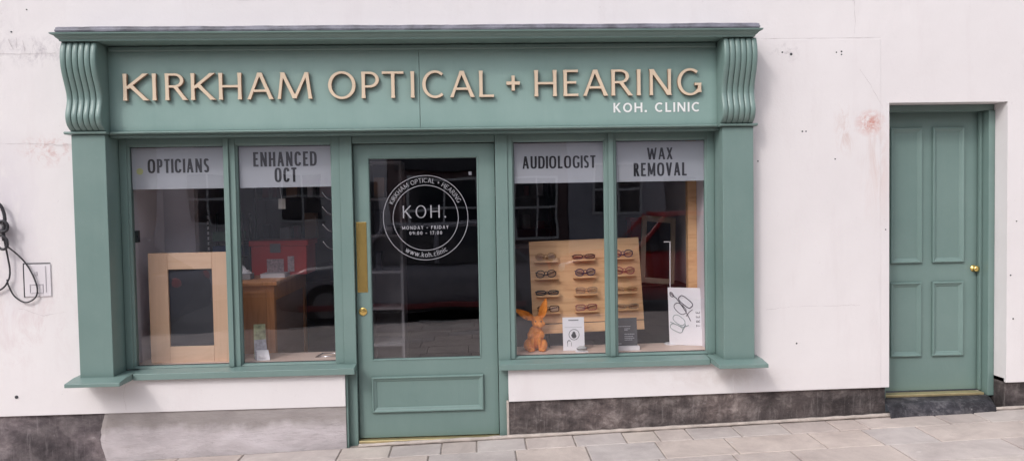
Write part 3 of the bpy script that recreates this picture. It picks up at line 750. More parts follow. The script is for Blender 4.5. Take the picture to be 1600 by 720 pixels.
def strip(name, mat, x0, x1, y0, y1, dz, n=2):
    mb = MB(); mb.add([(x0, y0, ground_z(x0, y0) + dz), (x1, y0, ground_z(x1, y0) + dz), (x1, y1, ground_z(x1, y1) + dz), (x0, y1, ground_z(x0, y1) + dz)], [(0, 1, 2, 3)])
    return tag(mb.obj(name, mat, recalc=False), kind='structure')
strip('pavement_bed', JOINT, -9, 10, -5.5, .02, -.006)
strip('ground', ASPHALT, -60, 60, -70, 30, -.60)
strip('road', ASPHALT, -40, 40, -11.4, -5.62, -.125)
strip('far_pavement', plain('far paving', (.30, .27, .26), .85, .2, 4), -40, 40, -14.2, -11.52, -.02)
for y in (-5.5, -11.4):
    mb = MB(); x = -9.0
    while x < 10: mb.box(x, x + .9, y - .12, y, ground_z(x, y) - .2, ground_z(x + .45, y)); x += .906
    tag(mb.obj('kerb', KERB, bevel=.008), kind='structure')
mb = MB()
for y in (-5.85, -5.97): mb.add([(-30, y, ground_z(-30, y) - .12), (30, y, ground_z(30, y) - .12), (30, y - .06, ground_z(30, y - .06) - .12), (-30, y - .06, ground_z(-30, y - .06) - .12)], [(0, 1, 2, 3)])
tag(mb.obj('road_marking', plain('worn yellow line', (.50, .38, .07), .8, .2, 9), recalc=False), kind='structure')

# ------------------------------------------------------------------ things on the wall
t = thing('meter_box', 'white square meter box cover set into the wall beside the hanging cable', 'meter box', (-2.825, WY, 1.155))
L = lambda m, name, mat, **k: m.obj(name, mat, t, **k)
mb = MB(); mb.box(-2.908, -2.742, -.108, -.098, 1.054, 1.262); L(mb, 'cover', plain('white plastic', (.72, .68, .71), .5, .03, 4), bevel=.003)
mb = MB(); mb.box(-2.912, -2.745, -.106, -.101, 1.2655, 1.2705); mb.box(-2.9155, -2.911, -.106, -.101, 1.05, 1.268); L(mb, 'gap_shadow', CHARCOAL)
mb = MB(); mb.rings(-2.876, -2.79, 1.075, 1.135, [(0, -.108), (0, -.111), (.004, -.112), (.006, -.109)]); mb.box(-2.845, -2.825, -.112, -.108, 1.19, 1.215); mb.box(-2.776, -2.770, -.111, -.108, 1.08, 1.25); L(mb, 'raised_trim', plain('grey plastic trim', (.52, .49, .52), .5, .05, 4), bevel=.001)
def spline(pts, n=10):
    out = []; P = [Vector(p) for p in pts]
    for i in range(len(P) - 1):
        a, b_, c, d = P[max(0, i - 1)], P[i], P[i + 1], P[min(len(P) - 1, i + 2)]
        for k in range(n):
            u = k / n; out.append(.5 * ((2 * b_) + (c - a) * u + (2 * a - 5 * b_ + 4 * c - d) * u * u + (3 * b_ - a - 3 * c + d) * u ** 3))
    out.append(P[-1]); return out
cb = MB()
cb.tube(spline([(-3.3, -.13, 1.70), (-3.12, -.14, 1.685), (-3.03, -.14, 1.655), (-3.0, -.14, 1.60), (-2.992, -.145, 1.54), (-3.0, -.15, 1.47), (-3.005, -.14, 1.42)]), .0105, 8)
cb.tube(spline([(-3.03, -.16, 1.53), (-2.99, -.165, 1.545), (-2.965, -.165, 1.52), (-2.972, -.165, 1.485), (-3.01, -.16, 1.478), (-3.045, -.155, 1.50)]), .0095, 8)
cb.tube(spline([(-3.06, -.15, 1.46), (-3.01, -.165, 1.455), (-2.975, -.165, 1.43), (-2.972, -.165, 1.385), (-3.0, -.16, 1.365), (-3.035, -.155, 1.385), (-3.05, -.15, 1.44)]), .0085, 8)
cb.tube(spline([(-2.99, -.15, 1.39), (-2.93, -.135, 1.33), (-2.883, -.125, 1.268), (-2.84, -.122, 1.18), (-2.822, -.120, 1.10), (-2.84, -.120, 1.045), (-2.90, -.12, 1.020), (-2.965, -.12, 1.06), (-3.0, -.12, 1.13), (-3.005, -.125, 1.17)]), .0048, 7)
cb.tube(spline([(-3.0, -.145, 1.42), (-2.99, -.13, 1.30), (-2.985, -.125, 1.22), (-3.0, -.125, 1.16), (-3.06, -.12, 1.10), (-3.25, -.12, 1.04)]), .0055, 7)
tag(cb.obj('cable', CABLE, smooth=True), 'thick black cable knotted and hanging in a loop on the pale wall', 'cable')
mb = MB(); mb.lathe([(.03, 0), (.045, -.01), (.05, -.035), (.04, -.055), (.02, -.062)], (-3.045, WY, 1.51), n=20)
tag(mb.obj('wall_bracket', plain('dull white porcelain', (.62, .60, .60), .4, .1, 5), smooth=True), 'small round white wall bracket behind the knotted cable', 'bracket')

# ------------------------------------------------------------------ window displays
mb = MB(); mb.box(-2.31, -.86, .052, .36, .535, .560); tag(mb.obj('window_bed', BEDWOOD, bevel=.003), 'pale timber display bed inside the left pair of windows', 'window shelf')
mb = MB(); mb.box(.18, 1.69, .052, .36, .535, .560); tag(mb.obj('window_bed', BEDWOOD, bevel=.003), 'pale timber display bed inside the right pair of windows', 'window shelf')
for x0, x1 in ((-2.31, -.86), (.18, 1.69)):
    mb = MB(); mb.box(x0, x1, .353, .365, -.02, .534); mb.obj('bed_front', ROOMDARK, bld)
# framed board in the left window
t = thing('framed_board', 'pine framed board with a black centre standing in the leftmost window', 'display board', (-1.92, .13, .56))
mb = MB(); mb.box(-2.215, -2.087, .10, .13, .5605, 1.306); mb.obj('stile', PINE, t, bevel=.002)
mb = MB(); mb.box(-1.793, -1.625, .10, .13, .5605, 1.306); mb.obj('stile', PINE, t, bevel=.002)
mb = MB(); mb.box(-2.0865, -1.7935, .10, .13, 1.194, 1.3055); mb.obj('rail', PINEX, t, bevel=.002)
mb = MB(); mb.box(-2.0865, -1.7935, .10, .13, .5605, .670); mb.obj('rail', PINEX, t, bevel=.002)
mb = MB(); mb.box(-2.0865, -1.7935, .115, .125, .6705, 1.1935); mb.obj('black_panel', CHARCOAL, t)
# pine counter
t = thing('wooden_counter', 'orange pine counter seen through the second window', 'counter', (-1.55, .8, 0))
mb = MB(); mb.box(-1.85, -1.425, .34, 1.42, 1.045, 1.075); mb.obj('counter_top', ORANGEPINE, t, bevel=.004)
mb = MB(); mb.box(-1.83, -1.51, .375, .39, -.02, 1.00); mb.obj('front_panel', ORANGEPINE, t)
for x0, x1, y0, y1 in ((-1.51, -1.452, .365, .42), (-1.835, -1.79, .365, .42), (-1.51, -1.452, 1.33, 1.39)):
    mb = MB(); mb.box(x0, x1, y0, y1, -.02, 1.0445); mb.obj('leg', ORANGEPINE, t, bevel=.003)
mb = MB(); mb.box(-1.83, -1.455, .370, .385, .985, 1.044); mb.box(-1.475, -1.457, .42, 1.33, .93, 1.044); mb.obj('apron', ORANGEPINE, t, bevel=.002)
mb = MB(); mb.box(-1.485, -1.47, .42, 1.33, .02, .929); mb.obj('side_panel', timber('brown side panel', (.30, .16, .11), (.40, .23, .17), 'y'), t)  # side panel browner than the rest of the counter
# red box, papers
t = thing('red_box', 'large red lidded box standing on the pine counter', 'box', (-1.56, 1.0, 1.0755))
mb = MB(); mb.box(-1.75, -1.325, .86, 1.2, 1.0755, 1.30); mb.obj('box_body', RED, t, bevel=.006)
mb = MB(); mb.box(-1.765, -1.31, .845, 1.215, 1.302, 1.345); mb.obj('box_lid', RED, t, bevel=.006)
mb = MB(); mb.box(-1.60, -1.52, .8425, .8445, 1.25, 1.32); mb.obj('box_label', GREYMAT, t)
mb = MB(); mb.box(-1.63, -1.50, .8525, .8545, 1.095, 1.20); mb.box(-1.47, -1.42, .8525, .8545, 1.10, 1.22); mb.obj('notice', plain('pale printed notice', (.55, .42, .44), .5, .5, 60), t)
def card_stack(name, label, cat, x0, x1, y0, y1, z, n, mat, grp=None):
    mb = MB()
    for i in range(n):
        d = random.uniform(-.006, .006); mb.box(x0 + d, x1 + d, y0 + d, y1 + d, z + .006 * i, z + .006 * i + .0052)
    return tag(mb.obj(name, mat, bevel=.0006), label, cat, grp)
card_stack('leaflet_stack', 'flat pile of pale leaflets on the counter before the red box', 'leaflets', -1.62, -1.44, .62, .78, 1.0757, 5, PAPER)
t = thing('tissue_box', 'small white tissue box with a tissue pulled up, left end of the pine counter', 'tissue box', (-1.72, .55, 1.0755))
mb = MB(); mb.box(-1.775, -1.655, .50, .60, 1.0755, 1.118); mb.obj('carton', GREYMAT, t, bevel=.003)
mb = MB(); v = []; fc = []
for i in range(9):
    for j in range(5):
        u = i / 8; w_ = j / 4; v.append((-1.75 + .085 * u + .01 * math.sin(w_ * 5), .55 + .014 * math.sin(u * 9 + w_ * 3), 1.1182 + w_ * (.05 + .025 * math.sin(u * 4 + 1))))
for i in range(8):
    for j in range(4): fc.append((i * 5 + j, i * 5 + 5 + j, i * 5 + 6 + j, i * 5 + 1 + j))
mb.add(v, fc); mb.obj('tissue', PAPER, t, smooth=True, recalc=False)
# brochures fanned in the lower left of window two
for i, (x, z, dz, m, lab) in enumerate([(-1.545, .562, .23, plain('green printed cover', (.34, .36, .20), .5, .5, 30), 'tallest brochure, green printed cover, behind the other brochures by the mullion'),
                                        (-1.53, .562, .13, plain('grey printed leaflet', (.40, .40, .45), .5, .35, 45), 'grey printed leaflet leaning in the middle of the brochures'),
                                        (-1.505, .562, .065, PAPER, 'short white leaflet at the front of the brochures')]):
    mb = MB(); y = .16 - i * .035; w_ = .085
    mb.add([(x, y, z), (x + w_, y + .01, z), (x + w_ - .02, y + .03 + dz * .12, z + dz), (x - .012, y + .02 + dz * .12, z + dz),
            (x, y + .004, z), (x + w_, y + .014, z), (x + w_ - .02, y + .034 + dz * .12, z + dz), (x - .012, y + .024 + dz * .12, z + dz)],
           [(0, 1, 2, 3), (4, 7, 6, 5), (0, 4, 5, 1), (1, 5, 6, 2), (2, 6, 7, 3), (3, 7, 4, 0)])
    if i: mb.box(x + .01, x + .05, y - .0012, y - .0008, z + .02, z + .03)
    tag(mb.obj('brochure', m), lab, 'brochure', 'brochures in the second window')
# chrome stand with glasses arms near the door post
t = thing('display_stand', 'thin chrome eyewear stand inside the second window next to the door post', 'stand', (-.975, .2, .56))
mb = MB(); mb.tube([(-.975, .20, .565), (-.985, .20, 1.72)], .005, 8); mb.obj('pole', CHROME, t, smooth=True)
mb = MB(); mb.tube([(-1.12, .14, .565), (-.965, .17, .565), (-.965, .27, .565), (-1.10, .27, .565)], .005, 8, closed=True); mb.obj('foot', CHROME, t, smooth=True)
for z in (1.30, 1.42, 1.54, 1.64):
    mb = MB(); mb.tube(spline([(-.985, .20, z), (-1.02, .17, z + .02), (-1.05, .15, z + .06)]), .0035, 6); mb.tube(spline([(-.985, .20, z), (-.97, .17, z - .02), (-.96, .15, z - .06)]), .0035, 6); mb.obj('hook', CHROME, t, smooth=True)
t = thing('hanging_tag', 'small pale tag hanging on a cord in the second window', 'tag', (-1.33, .15, 1.6))
mb = MB(); mb.tube([(-1.335, .15, 1.735), (-1.325, .15, 1.66)], .0015, 5); mb.obj('cord', PAPER, t)
mb = MB(); mb.box(-1.348, -1.300, .149, .151, 1.59, 1.66); mb.obj('tag_card', plain('beige card', (.32, .30, .27), .6), t)
mb = MB(); mb.box(-2.2995, -2.29, .09, .17, 1.38, 1.46); mb.box(-2.2895, -2.284, .12, .14, 1.41, 1.43, 0); tag(mb.obj('light_switch', BLACK, bevel=.002), 'black switch plate on the side wall just inside the leftmost window', 'switch')

# small rack of boxes behind the framed board
t = thing('wire_rack', 'black rack holding a green and a blue box behind the framed board', 'rack', (-1.98, .9, 1.2))
mb = MB()
for x in (-2.06, -1.80):
    for y in (.80, 1.0): mb.box(x, x + .014, y, y + .014, -.02, 1.56)
mb.obj('rack_frame', BLACK, t)
for z in (1.22, 1.34):
    mb = MB(); mb.box(-2.06, -1.786, .80, 1.014, z, z + .008); mb.obj('rack_shelf', BLACK, t)
mb = MB()
for i in range(8): mb.box(-2.057, -2.045, .792, .7995, 1.24 + i * .04, 1.265 + i * .04)
mb.obj('rack_rungs', PAPER, t)
mb = MB(); mb.box(-2.03, -1.82, .82, .98, 1.3485, 1.42); tag(mb.obj('storage_box', plain('green carton', (.07, .20, .12), .5), bevel=.003), 'dull green carton on the upper shelf of the black rack', 'box')
mb = MB(); mb.box(-2.03, -1.80, .82, .98, 1.2285, 1.31); tag(mb.obj('storage_box', plain('blue carton', (.02, .07, .22), .5), bevel=.003), 'dark blue carton on the lower shelf of the black rack', 'box')
# back of the shop: shelving with stock
def shelving(x0, x1, y, z1, label, mat, n, items):
    t = thing('shelving_unit', label, 'shelving', ((x0 + x1) / 2, y, 0))
    for x in (x0, x1 - .02):
        mb = MB(); mb.box(x, x + .02, y, y + .3, -.02, z1); mb.obj('side_panel', mat, t)
    mb = MB(); mb.box(x0 + .021, x1 - .021, y + .285, y + .3, 0, z1); mb.obj('back_panel', mat, t)
    for i in range(n):
        z = .2 + (z1 - .22) * i / (n - 1); mb = MB(); mb.box(x0 + .021, x1 - .021, y, y + .284, z, z + .02); mb.obj('shelf', mat, t)
        if i >= n - 4 and i < n - 1:
            x = x0 + .06
            while x < x1 - .12:
                w_ = random.uniform(.04, .10); h = random.uniform(.06, (z1 - .22) / (n - 1) * .75)
                if random.random() < items: 
                    mb = MB(); mb.box(x, x + w_, y + .04, y + .16, z + .021, z + .021 + h)
                    tag(mb.obj('stock_box', random.choice(STOCK), bevel=.003), 'small carton among the stock on the ' + label.split(' with')[0], 'box', 'cartons on the ' + label.split(' with')[0])
                x += w_ + random.uniform(.02, .1)
STOCK = [plain('stock carton ' + n_, c, .5) for n_, c in (('grey', (.50, .48, .50)), ('white', (.85, .83, .85)), ('brown', (.42, .24, .14)), ('dark', (.06, .06, .08)), ('maroon', (.18, .04, .05)))]
shelving(-1.9, -.95, 1.5, 2.05, 'dark shelving unit with stock at the back of the left side', ROOMDARK, 6, .75)
shelving(-.86, -.58, .9, 1.95, 'pale shelving unit with display cases behind the shop door', plain('pale shelf laminate', (.42, .40, .40), .6), 7, .8)
shelving(.1, .85, 3.2, 2.05, 'black shelving unit with frames at the back of the right side', ROOMDARK, 6, .5)
# ------------------------------------------------------------------ eyewear display board
BW = thing('eyewear_display', 'leaning beech board with little shelves for twelve pairs of glasses', 'display board', (.805, .30, .56))
tilt = math.atan2(.12, .66); roll = math.radians(-1.2)
BM = Matrix.Translation((.805, .295, .666)) @ Matrix.Rotation(roll, 4, 'Y') @ Matrix.Rotation(-tilt, 4, 'X')
def bl(mb):  # board-local coordinates to world
    mb.v = [tuple(BM @ Vector(p)) for p in mb.v]; return mb
mb = MB(); mb.box(-.405, .405, .0, .018, .072, .672); bl(mb).obj('board', BEECH, BW, bevel=.002)
mb = MB(); mb.box(-.40, .40, -.018, .018, .0, .066); bl(mb).obj('foot_rail', BEECH, BW, bevel=.003)
for x in (-.3, .3):
    mb = MB(); mb.box(x - .015, x + .015, .019, .04, -.10, .5); bl(mb).obj('support_leg', BLACK, BW)
shelf_z = [.522, .398, .272, .150]
cols_x = [-.290, -.014, .276]
for cx in cols_x:
    for z in shelf_z: mb = MB(); mb.box(cx - .082, cx + .082, -.050, -.0005, z - .012, z); bl(mb).obj('small_shelf', BEECH, BW, bevel=.002)
def rim(w, h, n, power):
    e = 2 / power
    return [(w * math.copysign(abs(math.cos(a)) ** e, math.cos(a)), h * math.copysign(abs(math.sin(a)) ** e, math.sin(a))) for a in [2 * pi * i / n for i in range(n)]]
def make_glasses(kind):
    """front at y=0, temples fold back to +y; origin at bottom centre"""
    w, h, p, r = {'round': (.031, .024, 2.1, .0036), 'square': (.033, .020, 4.0, .0032), 'slim': (.035, .014, 3.0, .0044)}[kind]
    g = thing('pair_of_glasses', 'x', 'glasses')
    mb = MB()
    for s in (-1, 1): mb.tube([(s * (w + .010) + x, 0, h + .004 + z) for x, z in rim(w, h, 28, p)], r, 6, closed=True)
    mb.tube(spline([(-.011, -.0, h * 1.4 + .004), (0, -.004, h * 1.62 + .004), (.011, 0, h * 1.4 + .004)], 5), r * .9, 6)
    mb.obj('rim', BLACK, g, smooth=True, loc=(0, 0, 0))
    for s in (-1, 1):
        mb = MB(); mb.tube(spline([(s * (2 * w + .011), 0, h * 1.5 + .004), (s * (2 * w + .014), .008, h * 1.5 + .004), (s * (2 * w + .0), .036, h * 1.4), (s * (w * .6), .040, h * .9), (-s * w * .6, .042, h * .6)], 5), r * .8, 6)
        mb.obj('temple', BLACK, g, smooth=True, loc=(0, 0, 0))
    for s in (-1, 1):
        mb = MB(); P = [(s * (w + .010) + x * .97, .0, h + .004 + z * .97) for x, z in rim(w, h, 28, p)]; mb.add(P, [tuple(range(28))]); mb.obj('lens', LENS, g, loc=(0, 0, 0), recalc=False)
    return g
LENS = glass_mat('clear spectacle lens', (.88, .88, .92), 4.5)
BLUELENS = glass_mat('blue tinted lens', (.62, .70, .92), 6.)
kinds = {}
def frame_mat(n_, c): return plain(n_ + ' frame', c, .3, .15, 40)
F = dict(gold=frame_mat('gold', (.45, .25, .10)), black=frame_mat('black', (.015, .013, .015)), tort=frame_mat('tortoiseshell', (.06, .022, .012)), pink=frame_mat('pink', (.32, .08, .09)), navy=frame_mat('navy', (.03, .035, .08)), clear=frame_mat('champagne', (.42, .28, .18)), plum=frame_mat('plum', (.11, .03, .05)))
spec = [[('round', 'gold', 'thin gold rimmed glasses on the top left shelf of the beech board'), ('slim', 'tort', 'thick tortoiseshell glasses on the top middle shelf of the beech board'), ('round', 'navy', 'navy framed glasses on the top right shelf of the beech board')],
        [('round', 'black', 'black round glasses on the second shelf down, left column of the beech board'), ('round', 'navy', 'round glasses with blue tinted lenses on the second shelf down, middle column'), ('round', 'pink', 'dark pink glasses on the second shelf down, right column of the beech board')],
        [('slim', 'black', 'folded black glasses on the third shelf down, left column, above the rabbit ear'), ('square', 'clear', 'champagne square glasses on the third shelf down, middle column'), ('slim', 'gold', 'slim gold glasses on the third shelf down, right column')],
        [('square', 'tort', 'square tortoiseshell glasses on the bottom left shelf, half behind the rabbit ear'), ('square', 'pink', 'pink square glasses on the bottom middle shelf above the white card'), ('slim', 'clear', 'slim champagne glasses on the bottom right shelf above the dark card')]]
for r_, row in enumerate(spec):
    for c_, (k, m, lab) in enumerate(row):
        first_use = k not in kinds
        if first_use: kinds[k] = make_glasses(k); g = kinds[k]; kids = [o for o in bpy.data.objects if o.parent == g]
        else:
            src = kinds[k]; g = src.copy(); COL.objects.link(g); kids = []
            for ch in [o for o in bpy.data.objects if o.parent == src]:
                cp = ch.copy(); COL.objects.link(cp); cp.parent = g; kids.append(cp)
        g['label'] = lab; g['category'] = 'glasses'; g['group'] = 'glasses on the beech display board'
        p = BM @ Vector((cols_x[c_] + random.uniform(-.006, .006), -.043, shelf_z[r_] + .0003))
        g.location = p; g.rotation_euler = (0, roll + random.uniform(-.02, .02), random.uniform(-.12, .12)); g.scale = (1.0, 1, 1.05)
        for ch in kids:
            if ch.material_slots:
                ch.material_slots[0].link = 'OBJECT'
                ch.material_slots[0].material = (BLUELENS if (r_, c_) == (1, 1) else LENS) if ch.name.startswith('lens') else F[m]

# orange rabbit figurine, one remeshed body
def rabbit():
    mb = MB(); X, Y, Z = .405, .20, .560
    E = lambda a, b_, c: Matrix.Rotation(c, 3, 'Z') @ Matrix.Rotation(b_, 3, 'Y') @ Matrix.Rotation(a, 3, 'X')
    mb.ball((X, Y + .012, Z + .085), (.056, .050, .078))                     # trunk
    mb.ball((X + .004, Y, Z + .138), (.046, .040, .040))                      # chest
    mb.ball((X + .018, Y - .012, Z + .200), (.042, .040, .046))               # head
    mb.ball((X + .030, Y - .046, Z + .186), (.024, .022, .022))               # muzzle
    mb.ball((X + .052, Y - .030, Z + .190), (.018, .018, .018)); mb.ball((X + .002, Y - .036, Z + .190), (.018, .018, .018))
    mb.ball((X - .052, Y - .004, Z + .040), (.030, .045, .042)); mb.ball((X + .056, Y - .004, Z + .040), (.030, .045, .042))   # haunches
    mb.ball((X - .040, Y - .045, Z + .014), (.021, .038, .014)); mb.ball((X + .050, Y - .045, Z + .014), (.021, .038, .014))   # feet
    mb.ball((X - .020, Y - .036, Z + .060), (.016, .017, .052), E(.12, .05, 0)); mb.ball((X + .028, Y - .036, Z + .060), (.016, .017, .052), E(.12, -.05, 0))  # forelegs
    mb.ball((X - .020, Y - .052, Z + .014), (.014, .020, .013)); mb.ball((X + .030, Y - .052, Z + .014), (.014, .020, .013))
    mb.ball((X - .034, Y - .020, Z + .118), (.022, .022, .032), E(0, .35, 0)); mb.ball((X + .042, Y - .020, Z + .118), (.022, .022, .032), E(0, -.35, 0))  # shoulders
    o = mb.obj('rabbit_figurine', ORANGE, recalc=False, smooth=True)
    def ear(base, tip, w, name):
        base, tip = Vector(base), Vector(tip); d = tip - base; L_ = d.length; d.normalize(); side = Vector((d.z, 0, -d.x)); nrm = Vector((0, -1, 0))
        vs = []; fs = []; n = 16; m = 9
        for layer in (0, 1):
            for i in range(n + 1):
                t_ = i / n; ww = w * (math.sin(pi * (t_ ** .75) * .97 + .09)) ** .8
                for j in range(m):
                    s_ = (j / (m - 1)) * 2 - 1
                    cup = .016 * (1 - (1 - abs(s_)) ** 2) * (ww / w)
                    ridge = .005 * math.exp(-(s_ * 4) ** 2)
                    p = base + d * (L_ * t_) + side * (s_ * ww) + nrm * (cup + ridge - .012 if layer == 0 else cup * .8 - .026 * (1 - s_ * s_) - .001)
                    vs.append(tuple(p))
        S = (n + 1) * m
        for l_ in (0, 1):
            for i in range(n):
                for j in range(m - 1):
                    q = [l_ * S + i * m + j, l_ * S + i * m + j + 1, l_ * S + (i + 1) * m + j + 1, l_ * S + (i + 1) * m + j]; fs.append(tuple(q))
        for i in range(n):
            for j in (0, m - 1): fs.append((i * m + j, (i + 1) * m + j, S + (i + 1) * m + j, S + i * m + j))
        for i in (0, n):
            for j in range(m - 1): fs.append((i * m + j, i * m + j + 1, S + i * m + j + 1, S + i * m + j))
        e = MB(); e.add(vs, fs); return e
    me = [ear((X - .004, Y - .010, Z + .222), (X - .150, Y - .012, Z + .300), .028, 'l'), ear((X + .040, Y - .008, Z + .225), (X + .082, Y - .01, Z + .372), .030, 'r')]
    m2 = MB(); m2.v = list(mb.v); m2.f = list(mb.f); m2.m = list(mb.m)
    for e in me: m2.add(e.v, e.f)
    me_old = o.data; bpy.data.objects.remove(o)
    o = m2.obj('rabbit_figurine', ORANGE, smooth=True)
    rm = o.modifiers.new('remesh', 'REMESH'); rm.mode = 'VOXEL'; rm.voxel_size = .0032; rm.use_smooth_shade = True
    sm = o.modifiers.new('smooth', 'SMOOTH'); sm.iterations = 3; sm.factor = .5
    tx = bpy.data.textures.new('fur', 'CLOUDS'); tx.noise_scale = .016
    dm = o.modifiers.new('fur', 'DISPLACE'); dm.texture = tx; dm.strength = .005; dm.mid_level = .5
    tag(o, 'orange hare figurine with very long ears sitting in the third window', 'figurine')
    for s, ex in ((-1, .002), (1, .040)):
        mb = MB(); mb.ball((X + ex, Y - .047 + abs(s) * .0, Z + .212), (.0045, .004, .005), n=8)
        e = mb.obj('eye', BLACK, o, smooth=True, loc=(0, 0, 0))
rabbit()
# white upright card
def leaning_card(name, x0, x1, z0, z1, y, lean, mat, label, cat, skew=0):
    t = thing(name, label, cat, ((x0 + x1) / 2, y, z0)); mb = MB(); mb.box(x0, x1, y, y + .004, z0, z1)
    mb.v = [(a, b_ + (c - z0) * lean + (a - x0) * skew, c) for a, b_, c in mb.v]; mb.obj('card', mat, t, bevel=.0006); return t
def onto(mb, x0, z0, y, lean, skew, off): mb.v = [(a, y - off + (c - z0) * lean + (a - x0) * skew + b_, c) for a, b_, c in mb.v]; return mb
cx0, cx1, cz0, cz1, cy = .598, .750, .562, .792, .15
t = leaning_card('display_card', cx0, cx1, cz0, cz1, cy, .12, PAPER, 'white upright card with a hearing aid drawing in a circle, beside the rabbit', 'card')
mb = MB()
for i in range(9): mb.box(.640 + .008 * i, .6465 + .008 * i, 0, .0002, .768, .776)
mb.box(.612, .735, 0, .0002, .722, .7235)
def ringz(mb, cx, cz, r, w, n=40, sx=1., a0=0, a1=360):
    vs = []; full = a1 - a0 >= 360
    for i in range(n + 1):
        a = math.radians(a0 + (a1 - a0) * i / n)
        vs += [(cx + sx * (r - w / 2) * math.cos(a), 0, cz + (r - w / 2) * math.sin(a)), (cx + sx * (r + w / 2) * math.cos(a), 0, cz + (r + w / 2) * math.sin(a))]
    mb.add(vs, [(2 * i, 2 * i + 1, 2 * i + 3, 2 * i + 2) for i in range(n)])
ringz(mb, .677, .672, .036, .004)
ringz(mb, .640, .618, .014, .006, 16, .8, 30, 200); mb.box(.655, .658, 0, .0002, .592, .620); mb.box(.628, .631, 0, .0002, .592, .620)
onto(mb, cx0, cz0, cy, .12, 0, .0012).obj('card_print', plain('grey print', (.16, .17, .17), .5), t, recalc=False)
mb = MB(); P = [(.676 + .013 * math.sin(a) * (1 + .5 * (math.cos(a) < 0)), 0, .670 + .024 * math.cos(a)) for a in [2 * pi * i / 20 for i in range(20)]]; mb.add(P, [tuple(range(20))])
onto(mb, cx0, cz0, cy, .12, 0, .0016).obj('card_emblem', plain('dark print', (.05, .055, .06), .5), t, recalc=False)
t = thing('charging_case', 'small oval silver case lying at the foot of the white card', 'case', (.72, .11, .5605))
mb = MB(); mb.ball((.722, .105, .583), (.036, .020, .018)); mb.obj('case_body', plain('silver plastic', (.45, .46, .45), .3), t, smooth=True)
mb = MB(); mb.tube([(.722 + .0365 * math.cos(a), .105 + .0205 * math.sin(a), .583) for a in [2 * pi * i / 30 for i in range(30)]], .002, 6, closed=True); mb.obj('case_seam', BLACK, t)
mb = MB(); mb.box(.68, .765, .085, .13, .5602, .565); mb.obj('case_tray', PAPER, t, bevel=.001)
# dark card
t = leaning_card('display_card', .975, 1.120, .590, .783, .13, .10, DARKCARD, 'dark grey upright card with pale text at the foot of the fourth window', 'card')
mb = MB()
for z, a, b_ in ((.722, .985, 1.075), (.706, 1.03, 1.07), (.696, 1.03, 1.055), (.668, 1.03, 1.10), (.652, 1.03, 1.09), (.640, 1.03, 1.10), (.628, 1.03, 1.085), (.602, .985, 1.01)):
    x = a
    while x < b_: w_ = random.uniform(.006, .014); mb.box(x, min(x + w_, b_), 0, .0002, z, z + .0045); x += w_ + .002
onto(mb, .975, .590, .13, .10, 0, .0012).obj('card_print', plain('pale print', (.55, .56, .58), .5), t, recalc=False)
mb = MB(); mb.box(.965, 1.13, .10, .17, .5605, .589); mb.obj('card_base', PAPER, t, bevel=.002)
# TREE poster
px0, px1, pz0, pz1, py = 1.385, 1.612, .562, .972, .20
SK = -.35
t = leaning_card('poster', px0, px1, pz0, pz1, py + .07, .10, PAPER, 'white poster showing two pairs of glasses, leaning in the right corner of the last window', 'poster', SK)
pen = MB()
def outline(cx, cz, w, h, ang, pw, pwr, n=30):
    P = rim(w, h, n, pwr); ca, sa = math.cos(ang), math.sin(ang)
    Q = [(cx + x * ca - z * sa, 0, cz + x * sa + z * ca) for x, z in P]; pen.tube(Q, pw, 5, closed=True)
dirn = math.radians(-62)
outline(1.500, .872, .052, .024, math.radians(-42), .0027, 3.4); outline(1.462, .822, .046, .028, math.radians(-46), .0022, 2.5)
pen.tube([(1.402, 0, .930), (1.440, 0, .895), (1.470, 0, .850), (1.500, 0, .800), (1.530, 0, .735)], .0028, 5); pen.tube([(1.545, 0, .818), (1.522, 0, .800), (1.500, 0, .768)], .0020, 5)
outline(1.408, .922, .010, .017, .4, .0026, 2)
onto(pen, px0, pz0, py + .07, .10, SK, .004).obj('poster_drawing', plain('drawn charcoal', (.09, .08, .10), .5), t, recalc=False)
pen = MB()
outline(1.452, .740, .044, .026, math.radians(-40), .0018, 2.6); outline(1.434, .682, .044, .022, math.radians(-28), .0020, 3.0)
pen.tube([(1.394, 0, .726), (1.45, 0, .699), (1.480, 0, .690), (1.515, 0, .705)], .0022, 5); pen.tube([(1.495, 0, .712), (1.486, 0, .690), (1.472, 0, .664)], .0024, 5)
onto(pen, px0, pz0, py + .07, .10, SK, .004).obj('poster_drawing', plain('drawn grey green', (.20, .28, .28), .5), t, recalc=False)
mb = MB(); text_line(mb, 'TREE', 0, .110, 0, .026, 0, .15, .12)
mb.v = [(1.592 - c, b_, .695 + a) for a, b_, c in mb.v]
onto(mb, px0, pz0, py + .07, .10, SK, .0015).obj('poster_lettering', plain('grey letters', (.13, .12, .14), .5), t, recalc=False)
# thin white stand beside the poster
t = thing('poster_stand', 'thin white metal pole standing behind the left edge of the poster', 'stand', (1.42, .32, .56))
mb = MB(); mb.tube([(1.405, .33, .565), (1.41, .33, 1.30)], .003, 8); mb.obj('pole', PAPER, t, smooth=True)
mb = MB(); mb.tube([(1.365, .33, 1.302), (1.415, .33, 1.302)], .003, 8); mb.obj('crossbar', PAPER, t, smooth=True)
mb = MB(); mb.lathe([(.05, 0), (.05, .006), (.01, .010)], (1.405, .30, .5602), axis='z', n=24); mb.obj('foot', PAPER, t)
# timber post and white lining at the right end
mb = MB(); mb.box(1.535, 1.60, .30, .36, .5605, 2.349); tag(mb.obj('timber_post', BEECH, bevel=.003), 'pale timber post standing just inside the right end of the last window', 'post')
